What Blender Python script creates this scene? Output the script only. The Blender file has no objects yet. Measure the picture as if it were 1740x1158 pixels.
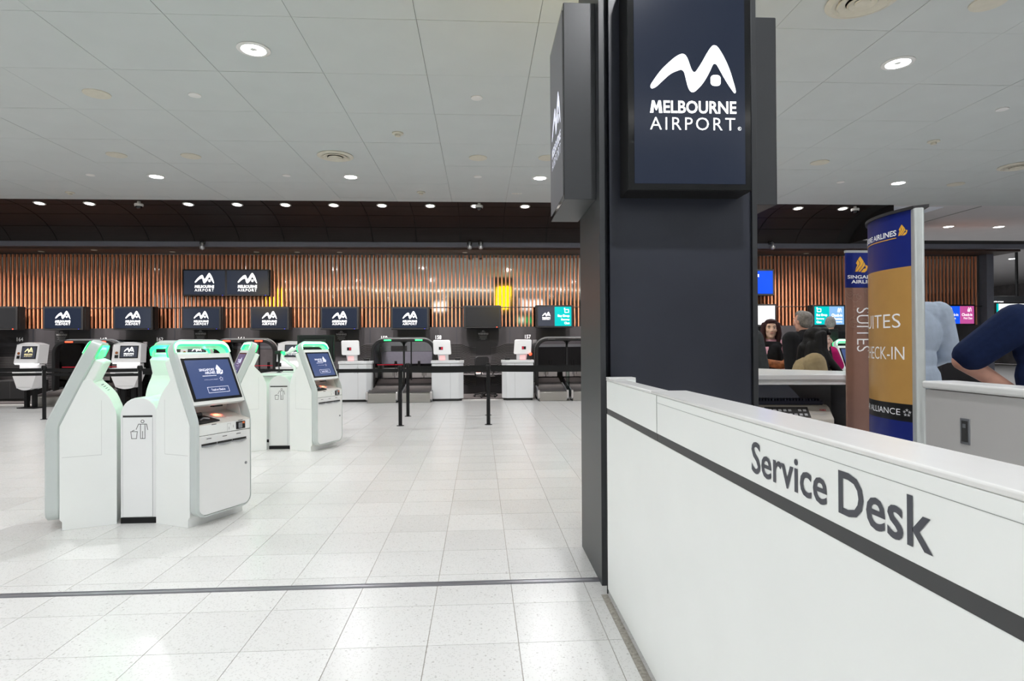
import bpy, bmesh, math, random
import numpy as np
from mathutils import Vector, Matrix
from mathutils.geometry import tessellate_polygon
random.seed(7)
PI = math.pi
S = bpy.context.scene
COL = S.collection

# ------------------------------------------------------------------ camera, world, exposure
FPX, CXP, CYP, EYE = 1015.0, 870.0, 579.0, 1.316
_n = np.array([-55., 6., FPX]); _n /= np.linalg.norm(_n)
_x = np.array([1., -.0058, 0]); _x -= _x.dot(_n) * _n; _x /= np.linalg.norm(_x)
_z = np.cross(_n, _x)
if _z[1] > 0: _z = -_z
CAM = np.stack([_x, _n, _z], 1)          # camera (x right, y down, z forward) = CAM @ world
cd = bpy.data.cameras.new('camera'); cam = bpy.data.objects.new('camera', cd); COL.objects.link(cam)
cd.sensor_width = 36; cd.lens = FPX / 1740 * 36; cd.clip_start = .05; cd.clip_end = 200
R = CAM.T
cam.matrix_world = Matrix(((R[0, 0], -R[0, 1], -R[0, 2], 0), (R[1, 0], -R[1, 1], -R[1, 2], 0), (R[2, 0], -R[2, 1], -R[2, 2], EYE), (0, 0, 0, 1)))
S.camera = cam

def at(px, py, Y):                        # point of the hall seen at a pixel, at depth Y along the hall
    r = CAM.T @ np.array([(px - CXP) / FPX, (py - CYP) / FPX, 1.]); t = Y / r[1]
    return Vector((r[0] * t, Y, r[2] * t + EYE))
def at_z(px, py, z):
    r = CAM.T @ np.array([(px - CXP) / FPX, (py - CYP) / FPX, 1.]); t = (z - EYE) / r[2]
    return Vector((r[0] * t, r[1] * t, z))
def px_of(p):
    c = CAM @ (np.array(p, float) - [0, 0, EYE])
    return (CXP + FPX * c[0] / c[2], CYP + FPX * c[1] / c[2]) if c[2] > .05 else (-9e9, -9e9)

W = bpy.data.worlds.new('hall_ambience'); S.world = W; W.use_nodes = True
W.node_tree.nodes['Background'].inputs[0].default_value = (.955, .975, 1, 1)
W.node_tree.nodes['Background'].inputs[1].default_value = 1.68
S.view_settings.view_transform = 'Standard'; S.view_settings.look = 'None'
S.view_settings.exposure = 0.0; S.view_settings.gamma = 1; S.view_settings.use_curve_mapping = False
S.cycles.use_denoising = True
S.cycles.max_bounces = 8; S.cycles.diffuse_bounces = 4; S.cycles.glossy_bounces = 5
S.cycles.sample_clamp_indirect = 5; S.cycles.caustics_reflective = False; S.cycles.caustics_refractive = False; S.cycles.blur_glossy = .5
P_DOWN, P_SOFFIT = 212., 950.     # lamp powers (W)

# ------------------------------------------------------------------ materials
M = {}
def mat(name, col, rough=.5, metal=0., emit=None, es=0., var=.04, scale=14., spec=.5, bump=0., stretch=None, coat=0., trans=0., alpha=1.):
    m = bpy.data.materials.new(name); m.use_nodes = True
    nt = m.node_tree; b = nt.nodes['Principled BSDF']; L = nt.links
    b.inputs['Roughness'].default_value = rough; b.inputs['Metallic'].default_value = metal
    b.inputs['Specular IOR Level'].default_value = spec
    if coat: b.inputs['Coat Weight'].default_value = coat; b.inputs['Coat Roughness'].default_value = .1
    if trans: b.inputs['Transmission Weight'].default_value = trans
    b.inputs['Alpha'].default_value = alpha
    tc = nt.nodes.new('ShaderNodeTexCoord'); mp = nt.nodes.new('ShaderNodeMapping')
    if stretch: mp.inputs['Scale'].default_value = stretch
    no = nt.nodes.new('ShaderNodeTexNoise'); no.inputs['Scale'].default_value = scale; no.inputs['Detail'].default_value = 4
    L.new(tc.outputs['Object'], mp.inputs[0]); L.new(mp.outputs[0], no.inputs['Vector'])
    r = nt.nodes.new('ShaderNodeValToRGB')
    r.color_ramp.elements[0].position = .3; r.color_ramp.elements[1].position = .7
    r.color_ramp.elements[0].color = tuple(min(1, c * (1 - var)) for c in col) + (1,)
    r.color_ramp.elements[1].color = tuple(min(1, c * (1 + var)) for c in col) + (1,)
    L.new(no.outputs['Fac'], r.inputs[0]); L.new(r.outputs[0], b.inputs['Base Color'])
    if emit:
        b.inputs['Emission Color'].default_value = (*emit, 1); b.inputs['Emission Strength'].default_value = es
    if bump:
        bu = nt.nodes.new('ShaderNodeBump'); bu.inputs['Strength'].default_value = bump; bu.inputs['Distance'].default_value = .01
        L.new(no.outputs['Fac'], bu.inputs['Height']); L.new(bu.outputs[0], b.inputs['Normal'])
    M[name] = m; return m

def mat_floor():
    m = bpy.data.materials.new('terrazzo'); m.use_nodes = True; nt = m.node_tree; L = nt.links; b = nt.nodes['Principled BSDF']
    ge = nt.nodes.new('ShaderNodeNewGeometry')
    v1 = nt.nodes.new('ShaderNodeTexVoronoi'); v1.inputs['Scale'].default_value = 55
    v2 = nt.nodes.new('ShaderNodeTexVoronoi'); v2.inputs['Scale'].default_value = 120
    for v in (v1, v2): L.new(ge.outputs['Position'], v.inputs['Vector'])
    # chips: cells whose random value is low show dark
    def chips(v, lim, dist, dark):
        sep = nt.nodes.new('ShaderNodeSeparateColor'); L.new(v.outputs['Color'], sep.inputs[0])
        lt = nt.nodes.new('ShaderNodeMath'); lt.operation = 'LESS_THAN'; lt.inputs[1].default_value = lim; L.new(sep.outputs[0], lt.inputs[0])
        ld = nt.nodes.new('ShaderNodeMath'); ld.operation = 'LESS_THAN'; ld.inputs[1].default_value = dist; L.new(v.outputs['Distance'], ld.inputs[0])
        mu = nt.nodes.new('ShaderNodeMath'); mu.operation = 'MULTIPLY'; L.new(lt.outputs[0], mu.inputs[0]); L.new(ld.outputs[0], mu.inputs[1])
        m2 = nt.nodes.new('ShaderNodeMath'); m2.operation = 'MULTIPLY'; m2.inputs[1].default_value = dark; L.new(mu.outputs[0], m2.inputs[0])
        return m2
    c1 = chips(v1, .06, .28, .42); c2 = chips(v2, .34, .46, .19)
    ad = nt.nodes.new('ShaderNodeMath'); ad.operation = 'MAXIMUM'; L.new(c1.outputs[0], ad.inputs[0]); L.new(c2.outputs[0], ad.inputs[1])
    oi = nt.nodes.new('ShaderNodeObjectInfo')
    rr = nt.nodes.new('ShaderNodeValToRGB'); rr.color_ramp.elements[0].color = (.70, .694, .682, 1); rr.color_ramp.elements[1].color = (.755, .75, .738, 1)
    L.new(oi.outputs['Random'], rr.inputs[0])
    mx = nt.nodes.new('ShaderNodeMix'); mx.data_type = 'RGBA'; mx.inputs['B'].default_value = (.23, .21, .19, 1)
    L.new(ad.outputs[0], mx.inputs['Factor']); L.new(rr.outputs[0], mx.inputs['A'])
    L.new(mx.outputs['Result'], b.inputs['Base Color'])
    b.inputs['Roughness'].default_value = .26
    b.inputs['Specular IOR Level'].default_value = .5
    M['terrazzo'] = m
mat_floor()
mat('grout', (.36, .325, .285), .9)
mat('edge_taupe', (.34, .315, .275), .6, var=.3, scale=60)
mat('steel_strip', (.42, .42, .45), .28, .9, stretch=(1, 40, 1))
mat('ceiling_white', (.53, .565, .565), .75, var=.02, scale=2.)
mat('ceiling_gap', (.30, .30, .29), .9)
mat('ceiling_side', (.62, .61, .62), .75, var=.02, scale=2.)
mat('painted_lit_white', (.8, .84, .92), .7)
mat('fixture_white', (.75, .75, .74), .4)
mat('fixture_cream', (.60, .575, .49), .6)
mat('fixture_dark', (.03, .03, .03), .6)
mat('lamp_lens', (.9, .95, 1), .3, emit=(.93, .97, 1), es=26.)
mat('lamp_warm', (.95, .92, .9), .3, emit=(1, .93, .88), es=14.)
mat('soffit_brown', (.016, .0115, .011), .5, spec=.22, stretch=(.3, 12, 30), var=.3, scale=6)
mat('soffit_seam', (.006, .005, .005), .8)
mat('beam_grey', (.135, .14, .175), .5)
mat('beam_dark', (.03, .028, .03), .6)
mat('soffit_low', (.05, .026, .019), .5, var=.25, stretch=(.3, 20, 1))
mat('copper_timber', (.78, .305, .165), .33, .35, var=.22, scale=5, stretch=(3, 3, .5))
mat('rail_dark', (.012, .011, .012), .5)
mat('wall_black', (.036, .033, .037), .42, var=.06, scale=5)
mat('lane_grey', (.30, .30, .36), .5)
mat('arch_grey', (.20, .185, .187), .5, var=.2, scale=3)
mat('louvre_grey', (.16, .15, .16), .4, .2)
mat('carpet_dark', (.055, .048, .05), .95, var=.2, scale=90)
mat('plaque', (.022, .021, .023), .5)
mat('print_grey', (.55, .55, .57), .6)
mat('print_white', (.9, .9, .92), .6, emit=(1, 1, 1), es=.12)
mat('white_gloss', (.86, .87, .87), .28, var=.015, scale=3, coat=.2)
mat('white_panel', (.90, .92, .905), .35, var=.015, scale=3)
mat('kiosk_grey', (.58, .625, .615), .38, var=.02, scale=4)
mat('kiosk_inner', (.74, .70, .66), .4)
mat('white_edge', (.80, .795, .785), .22, var=.01)
mat('counter_white', (.80, .81, .83), .3, var=.015, scale=3, coat=.2)
mat('terminal_white', (.83, .815, .825), .35, var=.015, scale=3)
mat('seam_light', (.60, .61, .60), .7)
mat('seam', (.33, .34, .33), .7)
mat('black_plastic', (.012, .012, .013), .4, spec=.4)
mat('black_matte', (.011, .011, .012), .65, spec=.25)
mat('dark_slot', (.03, .03, .03), .7)
mat('steel_grey', (.33, .34, .36), .35, .6)
mat('steel_bright', (.62, .59, .58), .3, .45, stretch=(1, 1, 20))
mat('steel_warm', (.46, .44, .41), .3, .85, stretch=(1, 1, 30))
mat('belt_rubber', (.085, .077, .077), .6, var=.25, scale=40)
mat('belt_rough', (.04, .033, .031), .85, var=.5, scale=120, bump=.5)
mat('charcoal', (.039, .041, .045), .40, var=.07, scale=3)
mat('navy_panel', (.026, .029, .042), .38, var=.10, scale=2.2)
mat('groove', (.012, .015, .025), .5)
mat('desk_band', (.045, .045, .047), .5)
mat('desk_letters', (.062, .064, .080), .5)
mat('led_green', (.1, .9, .4), .4, emit=(.0, .80, .17), es=1.5)
mat('led_rear', (.1, .9, .4), .4, emit=(.0, 1., .09), es=2.4)
mat('led_core', (.85, 1, .95), .4, emit=(.82, 1, .94), es=1.5)
mat('led_red', (.9, .1, .05), .4, emit=(1, .03, .01), es=6.)
mat('led_red_soft', (.5, .01, .03), .5, emit=(.8, .005, .03), es=.35)
mat('led_bright_green', (.1, .9, .3), .4, emit=(.0, 1, .10), es=3.)
mat('led_blue', (.02, .03, .5), .4, emit=(.02, .03, 1), es=.6)
mat('glow_pink', (.9, .55, .55), .4, emit=(1, .45, .45), es=.55)
mat('glow_white', (.95, .95, 1), .4, emit=(1, 1, 1), es=2.2)
mat('amber', (.30, .09, .02), .4)
mat('tile_red', (.75, .02, .06), .4)
mat('screen_glass', (.006, .006, .007), .12)
def screen(name, c, s=1.0):               # lit display, its own light
    mat(name, tuple(x * .15 for x in c), .18, emit=c, es=s, var=.02)
screen('display_navy', (.016, .022, .040)); screen('display_grey', (.028, .028, .030)); screen('display_pillar', (.012, .018, .038))
screen('display_kiosk', (.045, .075, .20)); screen('display_teal', (0, .52, .52)); screen('display_light_blue', (.22, .45, .78))
screen('display_blue', (.005, .10, .88)); screen('display_pink', (.55, .085, .32)); screen('display_white', (.95, .97, .98))
screen('display_royal', (.01, .08, .85)); screen('display_slate', (.05, .055, .075))
mat('display_side', (.03, .03, .033), .38, emit=(.06, .06, .066), es=1.)
mat('screen_print', (.95, .95, .95), .4, emit=(1, 1, 1), es=1.1)
mat('screen_print_soft', (.8, .8, .9), .4, emit=(.8, .82, 1), es=.62)
mat('screen_print_gold', (.9, .8, .4), .4, emit=(.95, .82, .45), es=.8)
mat('screen_print_dim', (.35, .35, .45), .4, emit=(.38, .38, .55), es=.7)
mat('sign_yellow', (.95, .72, .0), .4, emit=(1, .68, .0), es=6.)
mat('strip_lamp_soft', (.9, .9, .92), .4, emit=(.95, .96, 1), es=1.7)
mat('exit_green', (.02, .4, .1), .4, emit=(.02, .62, .16), es=1.2)
mat('strip_lamp', (.95, .95, .93), .4, emit=(1, 1, .96), es=5.)
mat('banner_blue', (.012, .024, .20), .35, var=.03); mat('banner_gold', (.56, .31, .09), .32, var=.03); mat('banner_black', (.012, .012, .013), .35)
mat('banner_brown', (.30, .165, .125), .5, var=.05); mat('banner_brown_line', (.37, .24, .19), .55)
mat('bird_gold', (.95, .50, .05), .45)
mat('aluminium', (.66, .69, .68), .32, .45)
mat('printer_beige', (.64, .60, .53), .5); mat('printer_panel', (.05, .047, .045), .5); mat('printer_navy', (.02, .024, .045), .45)
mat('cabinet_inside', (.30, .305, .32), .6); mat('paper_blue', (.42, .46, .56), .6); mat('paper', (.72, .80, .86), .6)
mat('panel_inner', (.50, .485, .475), .4, var=.02, scale=2)
mat('orange_item', (.9, .2, .05), .5)
# people
mat('skin_light', (.62, .40, .30), .5, var=.05); mat('skin_pink', (.56, .30, .225), .5, var=.08); mat('skin_pale', (.66, .43, .35), .5, var=.05)
mat('lips', (.45, .16, .15), .45); mat('eye_white', (.8, .78, .75), .3); mat('eye_dark', (.02, .012, .01), .3); mat('brow', (.05, .035, .03), .7)
mat('hair_black', (.005, .0045, .005), .6, spec=.2, var=.4, scale=30, stretch=(3, 3, .3), bump=.3); mat('hair_maroon', (.035, .012, .014), .55, spec=.25, var=.4, scale=30, stretch=(3, 3, .3), bump=.3)
mat('hair_grey', (.16, .145, .135), .6, var=.4, scale=40, bump=.3); mat('hair_silver', (.26, .245, .24), .6, var=.25, scale=40, bump=.3); mat('hair_brown', (.06, .04, .03), .5, var=.3, scale=30)
mat('cloth_tan', (.36, .28, .165), .85, var=.08, scale=30, spec=.12); mat('cloth_black', (.012, .012, .014), .85, var=.15, scale=30, spec=.12); mat('cloth_navy', (.010, .019, .060), .85, var=.10, scale=40, spec=.12)
mat('cloth_shirt', (.40, .47, .57), .8, var=.07, scale=16, bump=.35, spec=.12); mat('cloth_magenta', (.34, .008, .10), .8, var=.06, spec=.12); mat('cloth_pink', (.62, .33, .42), .8, var=.06, spec=.12)
mat('cloth_charcoal', (.05, .055, .06), .85, var=.12, scale=30, spec=.12); mat('cloth_trousers', (.03, .032, .04), .85, var=.1, scale=30, spec=.12); mat('shoe', (.015, .013, .012), .4)
mat('scarf_rust', (.30, .10, .035), .8, var=.6, scale=22)
def mat_glass(name, col, rough=.03):
    m = bpy.data.materials.new(name); m.use_nodes = True; nt = m.node_tree; L = nt.links
    nt.nodes.remove(nt.nodes['Principled BSDF']); out = nt.nodes['Material Output']
    tr = nt.nodes.new('ShaderNodeBsdfTransparent'); tr.inputs[0].default_value = (*col, 1)
    gl = nt.nodes.new('ShaderNodeBsdfGlossy'); gl.inputs['Roughness'].default_value = rough; gl.inputs[0].default_value = (.9, .95, .93, 1)
    fr = nt.nodes.new('ShaderNodeFresnel'); fr.inputs[0].default_value = 1.5
    no = nt.nodes.new('ShaderNodeTexNoise'); no.inputs['Scale'].default_value = 3
    bu = nt.nodes.new('ShaderNodeBump'); bu.inputs['Strength'].default_value = .02; L.new(no.outputs[0], bu.inputs['Height']); L.new(bu.outputs[0], gl.inputs['Normal'])
    mx = nt.nodes.new('ShaderNodeMixShader'); L.new(fr.outputs[0], mx.inputs[0]); L.new(tr.outputs[0], mx.inputs[1]); L.new(gl.outputs[0], mx.inputs[2])
    L.new(mx.outputs[0], out.inputs[0]); M[name] = m
mat_glass('glass_green', (.72, .86, .80)); mat_glass('glass_grey', (.55, .54, .56)); mat_glass('glass_edge', (.25, .55, .45), .2)
def mat_mirror():
    m = bpy.data.materials.new('mirror_metal'); m.use_nodes = True; nt = m.node_tree; L = nt.links; b = nt.nodes['Principled BSDF']
    b.inputs['Base Color'].default_value = (.56, .53, .50, 1); b.inputs['Metallic'].default_value = 1; b.inputs['Roughness'].default_value = .05
    ge = nt.nodes.new('ShaderNodeNewGeometry'); no = nt.nodes.new('ShaderNodeTexNoise'); no.inputs['Scale'].default_value = .9; no.inputs['Detail'].default_value = 1
    L.new(ge.outputs['Position'], no.inputs['Vector'])
    bu = nt.nodes.new('ShaderNodeBump'); bu.inputs['Strength'].default_value = .05; bu.inputs['Distance'].default_value = .1
    L.new(no.outputs['Fac'], bu.inputs['Height']); L.new(bu.outputs[0], b.inputs['Normal']); M['mirror_metal'] = m
mat_mirror()

# ------------------------------------------------------------------ mesh helpers
class MB:
    def __init__(s): s.v = []; s.f = []
    def add(s, vs, fs):
        o = len(s.v); s.v += [tuple(v) for v in vs]; s.f += [tuple(i + o for i in f) for f in fs]; return s
    def box(s, x0, x1, y0, y1, z0, z1):
        return s.hexa([(x0, y0, z0), (x1, y0, z0), (x1, y1, z0), (x0, y1, z0), (x0, y0, z1), (x1, y0, z1), (x1, y1, z1), (x0, y1, z1)])
    def hexa(s, p):
        return s.add(p, [(3, 2, 1, 0), (4, 5, 6, 7), (0, 1, 5, 4), (1, 2, 6, 5), (2, 3, 7, 6), (3, 0, 4, 7)])
    def prism(s, poly, a, b, fn):             # poly of (u, v); fn(u, v, w) -> point; w runs a..b
        n = len(poly)
        vs = [fn(u, v, a) for u, v in poly] + [fn(u, v, b) for u, v in poly]
        return s.add(vs, [tuple(range(n - 1, -1, -1)), tuple(range(n, 2 * n))] + [(i, (i + 1) % n, n + (i + 1) % n, n + i) for i in range(n)])
    def loft(s, rings, close=True, caps=True):
        n = len(rings[0]); vs = [p for r in rings for p in r]; fs = []
        for k in range(len(rings) - 1):
            for i in range(n if close else n - 1):
                j = (i + 1) % n; fs.append((k * n + i, k * n + j, (k + 1) * n + j, (k + 1) * n + i))
        if caps and close:
            fs.append(tuple(range(n - 1, -1, -1))); fs.append(tuple((len(rings) - 1) * n + i for i in range(n)))
        return s.add(vs, fs)
    def lathe(s, prof, cx=0, cy=0, z=0, n=24, flip=1):   # prof of (r, z)
        return s.loft([[(cx + r * math.cos(2 * PI * i / n), cy + r * math.sin(2 * PI * i / n), z + flip * h) for i in range(n)] for r, h in prof])
    def tube(s, pts, r, n=8, caps=True):
        pts = [Vector(p) for p in pts]; rings = []; up = None
        for i, p in enumerate(pts):
            d = ((pts[min(i + 1, len(pts) - 1)] - pts[max(i - 1, 0)])).normalized()
            if up is None: up = d.orthogonal().normalized()
            up = (up - d * up.dot(d)).normalized(); sd = d.cross(up)
            rr = r[i] if isinstance(r, (list, tuple)) else r
            rings.append([p + (up * math.cos(2 * PI * k / n) + sd * math.sin(2 * PI * k / n)) * rr for k in range(n)])
        return s.loft(rings, caps=caps)
    def ball(s, c, rx, ry, rz, n=12, m=8):
        rings = [[(c[0] + rx * math.sin(PI * j / m) * math.cos(2 * PI * i / n), c[1] + ry * math.sin(PI * j / m) * math.sin(2 * PI * i / n), c[2] - rz * math.cos(PI * j / m)) for i in range(n)] for j in range(m + 1)]
        rings[0] = [(c[0] + 1e-4 * math.cos(2 * PI * i / n), c[1] + 1e-4 * math.sin(2 * PI * i / n), c[2] - rz) for i in range(n)]
        rings[-1] = [(c[0] + 1e-4 * math.cos(2 * PI * i / n), c[1] + 1e-4 * math.sin(2 * PI * i / n), c[2] + rz) for i in range(n)]
        return s.loft(rings)
    def sweep(s, path, th, fn, a, b):          # ribbon: path (u,v) with inward thickness th, extruded a..b
        out = [Vector(p) for p in path]; inn = []
        for i, p in enumerate(out):
            d = (out[min(i + 1, len(out) - 1)] - out[max(i - 1, 0)]).normalized()
            inn.append(p + Vector((d.y, -d.x)) * th)
        return s.prism([tuple(p) for p in out] + [tuple(p) for p in reversed(inn)], a, b, fn)
    def build(s, name, m, parent=None, bevel=0, smooth=35, seg=2):
        me = bpy.data.meshes.new(name); me.from_pydata(s.v, [], s.f); me.update()
        bm = bmesh.new(); bm.from_mesh(me); bmesh.ops.recalc_face_normals(bm, faces=bm.faces); bm.to_mesh(me); bm.free()
        return link(name, me, m, parent, bevel, smooth, seg)
def link(name, me, m, parent=None, bevel=0, smooth=35, seg=2):
    o = bpy.data.objects.new(name, me); COL.objects.link(o)
    if m and not me.materials: me.materials.append(M[m])
    if parent: o.parent = parent
    if bevel:
        b = o.modifiers.new('bevel', 'BEVEL'); b.width = bevel; b.segments = seg; b.limit_method = 'ANGLE'; b.angle_limit = math.radians(40)
    if smooth:
        me.shade_smooth(); me.set_sharp_from_angle(angle=math.radians(smooth))
    return o
def box(name, m, parent, x0, x1, y0, y1, z0, z1, bevel=0): return MB().box(x0, x1, y0, y1, z0, z1).build(name, m, parent, bevel)
def tag(o, label=None, cat=None, group=None, kind=None):
    if label: o['label'] = label
    if cat: o['category'] = cat
    if group: o['group'] = group
    if kind: o['kind'] = kind
    return o
def thing(name, loc, label, cat, group=None, rz=0):
    o = bpy.data.objects.new(name, None); COL.objects.link(o); o.location = loc; o.rotation_euler = (0, 0, rz); o.empty_display_size = .1
    return tag(o, label, cat, group)
def copy_tree(o, loc=None, rz=None, label=None, group=None, parent=None):
    c = o.copy(); COL.objects.link(c)
    if parent: c.parent = parent
    for ch in list(o.children): copy_tree(ch, parent=c)
    if loc is not None: c.location = loc
    if rz is not None: c.rotation_euler = (0, 0, rz)
    if label: c['label'] = label
    if group: c['group'] = group
    return c
def arc(cx, cy, r, a0, a1, n=6): return [(cx + r * math.cos(a0 + (a1 - a0) * i / n), cy + r * math.sin(a0 + (a1 - a0) * i / n)) for i in range(n + 1)]
def rrect(x0, x1, y0, y1, r, n=5):
    return arc(x1 - r, y0 + r, r, -PI / 2, 0, n) + arc(x1 - r, y1 - r, r, 0, PI / 2, n) + arc(x0 + r, y1 - r, r, PI / 2, PI, n) + arc(x0 + r, y0 + r, r, PI, 1.5 * PI, n)
XZ = lambda u, v, w: (u, w, v)            # polygon in x,z extruded along y
YZ = lambda u, v, w: (w, u, v)            # polygon in y,z extruded along x
XY = lambda u, v, w: (u, v, w)
_tx = {}
def text_geo(s, bold=0., spacing=1.):
    k = (s, bold, spacing)
    if k not in _tx:
        cu = bpy.data.curves.new('t', 'FONT'); cu.body = s; cu.offset = bold; cu.resolution_u = 3; cu.space_character = spacing
        o = bpy.data.objects.new('t', cu); COL.objects.link(o)
        me = bpy.data.meshes.new_from_object(o.evaluated_get(bpy.context.evaluated_depsgraph_get()))
        v = np.array([x.co[:2] for x in me.vertices]); f = [tuple(p.vertices) for p in me.polygons]
        bpy.data.objects.remove(o); bpy.data.curves.remove(cu); bpy.data.meshes.remove(me)
        mn, mx = v.min(0), v.max(0); _tx[k] = ((v - mn) / (mx - mn), f)
    return _tx[k]
def flat(name, geos, m, parent, O, xd, yd):   # geos: list of (verts2d, faces); printed on a plane at O
    O, xd, yd = Vector(O), Vector(xd), Vector(yd); mb = MB()
    for v, f in geos: mb.add([O + xd * float(a) + yd * float(b) for a, b in v], f)
    me = bpy.data.meshes.new(name); me.from_pydata(mb.v, [], mb.f); me.update()
    return link(name, me, m, parent, smooth=0)
def T(s, x, y, w, h, bold=0., spacing=1.):     # text fitted to a box, lower left at x,y
    v, f = text_geo(s, bold, spacing); return (v * [w, h] + [x, y], f)
def POLY(pts): return (np.array(pts, float), [tuple(t) for t in tessellate_polygon([[Vector((a, b, 0)) for a, b in pts]])])
def RECT(x, y, w, h): return (np.array([(x, y), (x + w, y), (x + w, y + h), (x, y + h)], float), [(0, 1, 2, 3)])
def LINE(pts, w):                           # one mitred ribbon along a polyline
    p = [np.array(q, float) for q in pts]; closed = len(p) > 3 and np.linalg.norm(p[0] - p[-1]) < 1e-6
    if closed: p = p[:-1]
    n = len(p); vs = []
    for i in range(n):
        u0 = p[i] - p[i - 1] if (i or closed) else p[1] - p[0]; u1 = p[(i + 1) % n] - p[i] if (i < n - 1 or closed) else u0
        u0 = u0 / (np.linalg.norm(u0) + 1e-12); u1 = u1 / (np.linalg.norm(u1) + 1e-12); nn = np.array([-u0[1] - u1[1], u0[0] + u1[0]]); l = np.linalg.norm(nn)
        nn = nn / l if l > 1e-6 else np.array([-u0[1], u0[0]]); m = min(2., 1 / max(.3, float(nn @ np.array([-u0[1], u0[0]])))) * w / 2
        vs += [p[i] - nn * m, p[i] + nn * m]
    k = n if closed else n - 1
    return (np.array(vs), [(2 * i, 2 * ((i + 1) % n), 2 * ((i + 1) % n) + 1, 2 * i + 1) for i in range(k)])
def SC(g, s, dx=0, dy=0): return (np.array(g[0]) * s + [dx, dy], g[1])
def smooth_loop(p, n=4):
    out = []; N = len(p)
    for i in range(N):
        a, b, c, d = (np.array(p[(i + k) % N], float) for k in (-1, 0, 1, 2))
        for t in np.arange(n) / n:
            out.append(tuple(.5 * (2 * b + (c - a) * t + (2 * a - 5 * b + 4 * c - d) * t * t + (3 * b - a - 3 * c + d) * t ** 3)))
    return out
_mk = [(125, 575), (150, 530), (230, 420), (330, 320), (400, 262), (460, 232), (500, 240), (530, 285), (560, 370), (578, 408), (598, 424), (622, 408), (680, 320), (740, 215), (790, 145), (822, 132), (860, 155), (920, 250), (980, 380), (1030, 540), (1048, 610), (1045, 638), (1030, 638), (1000, 600), (940, 510), (860, 370), (840, 338), (820, 331), (800, 345), (760, 430), (700, 530), (640, 600), (590, 638), (555, 628), (530, 585), (510, 510), (490, 430), (465, 404), (430, 408), (340, 450), (250, 530), (190, 585), (150, 605), (130, 600)]
_nm = lambda p: [((x - 586) / 935, (640 - y) / 935) for x, y in p]
MARK = [POLY(_nm(smooth_loop(_mk, 3))), POLY(_nm(rrect(775, 886, 450, 567, 38)))]   # 1 wide, base at y=0, centred
def airport_logo(w):                       # emblem + the two lines; centred, base at y=0, w wide
    g = [SC(a, w, 0, .43 * w) for a in MARK]
    m_ = [(0, 0), (.16, 1), (.36, 1), (.52, .52), (.68, 1), (.88, 1), (1, 0), (.73, 0), (.68, .55), (.56, .22), (.46, .22), (.33, .55), (.27, 0)]
    g += [POLY([(-w / 2 + a * .143 * w, .19 * w + b * .142 * w) for a, b in m_]), T('ELBOURNE', -w / 2 + .155 * w, .19 * w, .845 * w, .145 * w, .022), T('AIRPORT', -w / 2, 0, .985 * w, .145 * w, -.004, 1.25)]
    return g
# stylised bird emblem of four swept feathers, unit height, left base at 0
_bf = [[(.42, 1.), (.68, .70), (.60, .50), (.20, .10), (.02, .10), (.40, .52), (.42, .62), (.26, .82)],
       [(.24, .80), (.37, .62), (.36, .54), (.03, .14), (.12, .36), (.20, .48), (.10, .60)],
       [(.70, .68), (.78, .52), (.76, .44), (.42, .10), (.26, .10), (.62, .48)],
       [(.80, .50), (1.0, .42), (.90, .16), (.74, .06), (.46, .06), (.66, .26), (.84, .30)]]
BIRD = [POLY([(a * .80, b) for a, b in p]) for p in _bf]
def star_ring(r):                          # five small stars in a ring
    g = []
    for k in range(5):
        a = PI / 2 + k * 2 * PI / 5; c = (r * .62 * math.cos(a), r * .62 * math.sin(a))
        g.append(POLY([(c[0] + (r * .42 if i % 2 == 0 else r * .17) * math.cos(a + i * PI / 5), c[1] + (r * .42 if i % 2 == 0 else r * .17) * math.sin(a + i * PI / 5)) for i in range(10)]))
    return g

# ================================================================== SETTING
CEIL = 4.49
# ---- floor: grout bed + terrazzo tiles (0.4 m grid), metal expansion strip at Y 3.3
floor = tag(box('floor', 'grout', None, -20, 30, -12, 34, -.12, -.003), kind='structure')
TX0, TY0, TS, GAP = -.236, 3.03, .4, .0032
tile_me = {}
def tile_mesh(w, d):
    k = (round(w, 3), round(d, 3))
    if k not in tile_me:
        mb = MB().box(-w / 2, w / 2, -d / 2, d / 2, -.01, 0); me = bpy.data.meshes.new('tile'); me.from_pydata(mb.v, [], mb.f); me.materials.append(M['terrazzo']); tile_me[k] = me
    return tile_me[k]
near, rest = [], MB()
for j in range(-34, 70):
    for i in range(-48, 74):
        x0, y0 = TX0 + i * TS, TY0 + j * TS
        x1, y1 = x0 + TS, y0 + TS
        segs = [(y0, y1)] if not (y0 < 3.3 < y1) else [(y0, 3.2745), (3.3255, y1)]
        for a, b in segs:
            sc = 0
            if 1.6 < b < 9 and not (x0 > .60 and b < 4.0):
                q = [px_of((x, y, 0)) for x, y in ((x0, a), (x1, a), (x1, b), (x0, b))]
                cx_, cy_ = np.mean([p[0] for p in q]), np.mean([p[1] for p in q])
                if max(p[0] for p in q) > 0 and min(p[0] for p in q) < 1110 and min(p[1] for p in q) < 1158:
                    sc = abs(sum(q[k][0] * q[(k + 1) % 4][1] - q[(k + 1) % 4][0] * q[k][1] for k in range(4))) / 2
            (near.append((sc, x0, x1, a, b)) if sc > 0 else rest.box(x0 + GAP / 2, x1 - GAP / 2, a + GAP / 2, b - GAP / 2, -.01, 0))
near.sort(reverse=True)
for k, (sc, x0, x1, a, b) in enumerate(near):
    if k < 296:
        o = bpy.data.objects.new('tile', tile_mesh(TS - GAP, b - a - GAP)); COL.objects.link(o); o.parent = floor; o.location = ((x0 + x1) / 2, (a + b) / 2, 0)
    else: rest.box(x0 + GAP / 2, x1 - GAP / 2, a + GAP / 2, b - GAP / 2, -.01, 0)
tag(rest.build('distant_tiles', 'terrazzo', floor, smooth=0), kind='stuff')
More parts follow.
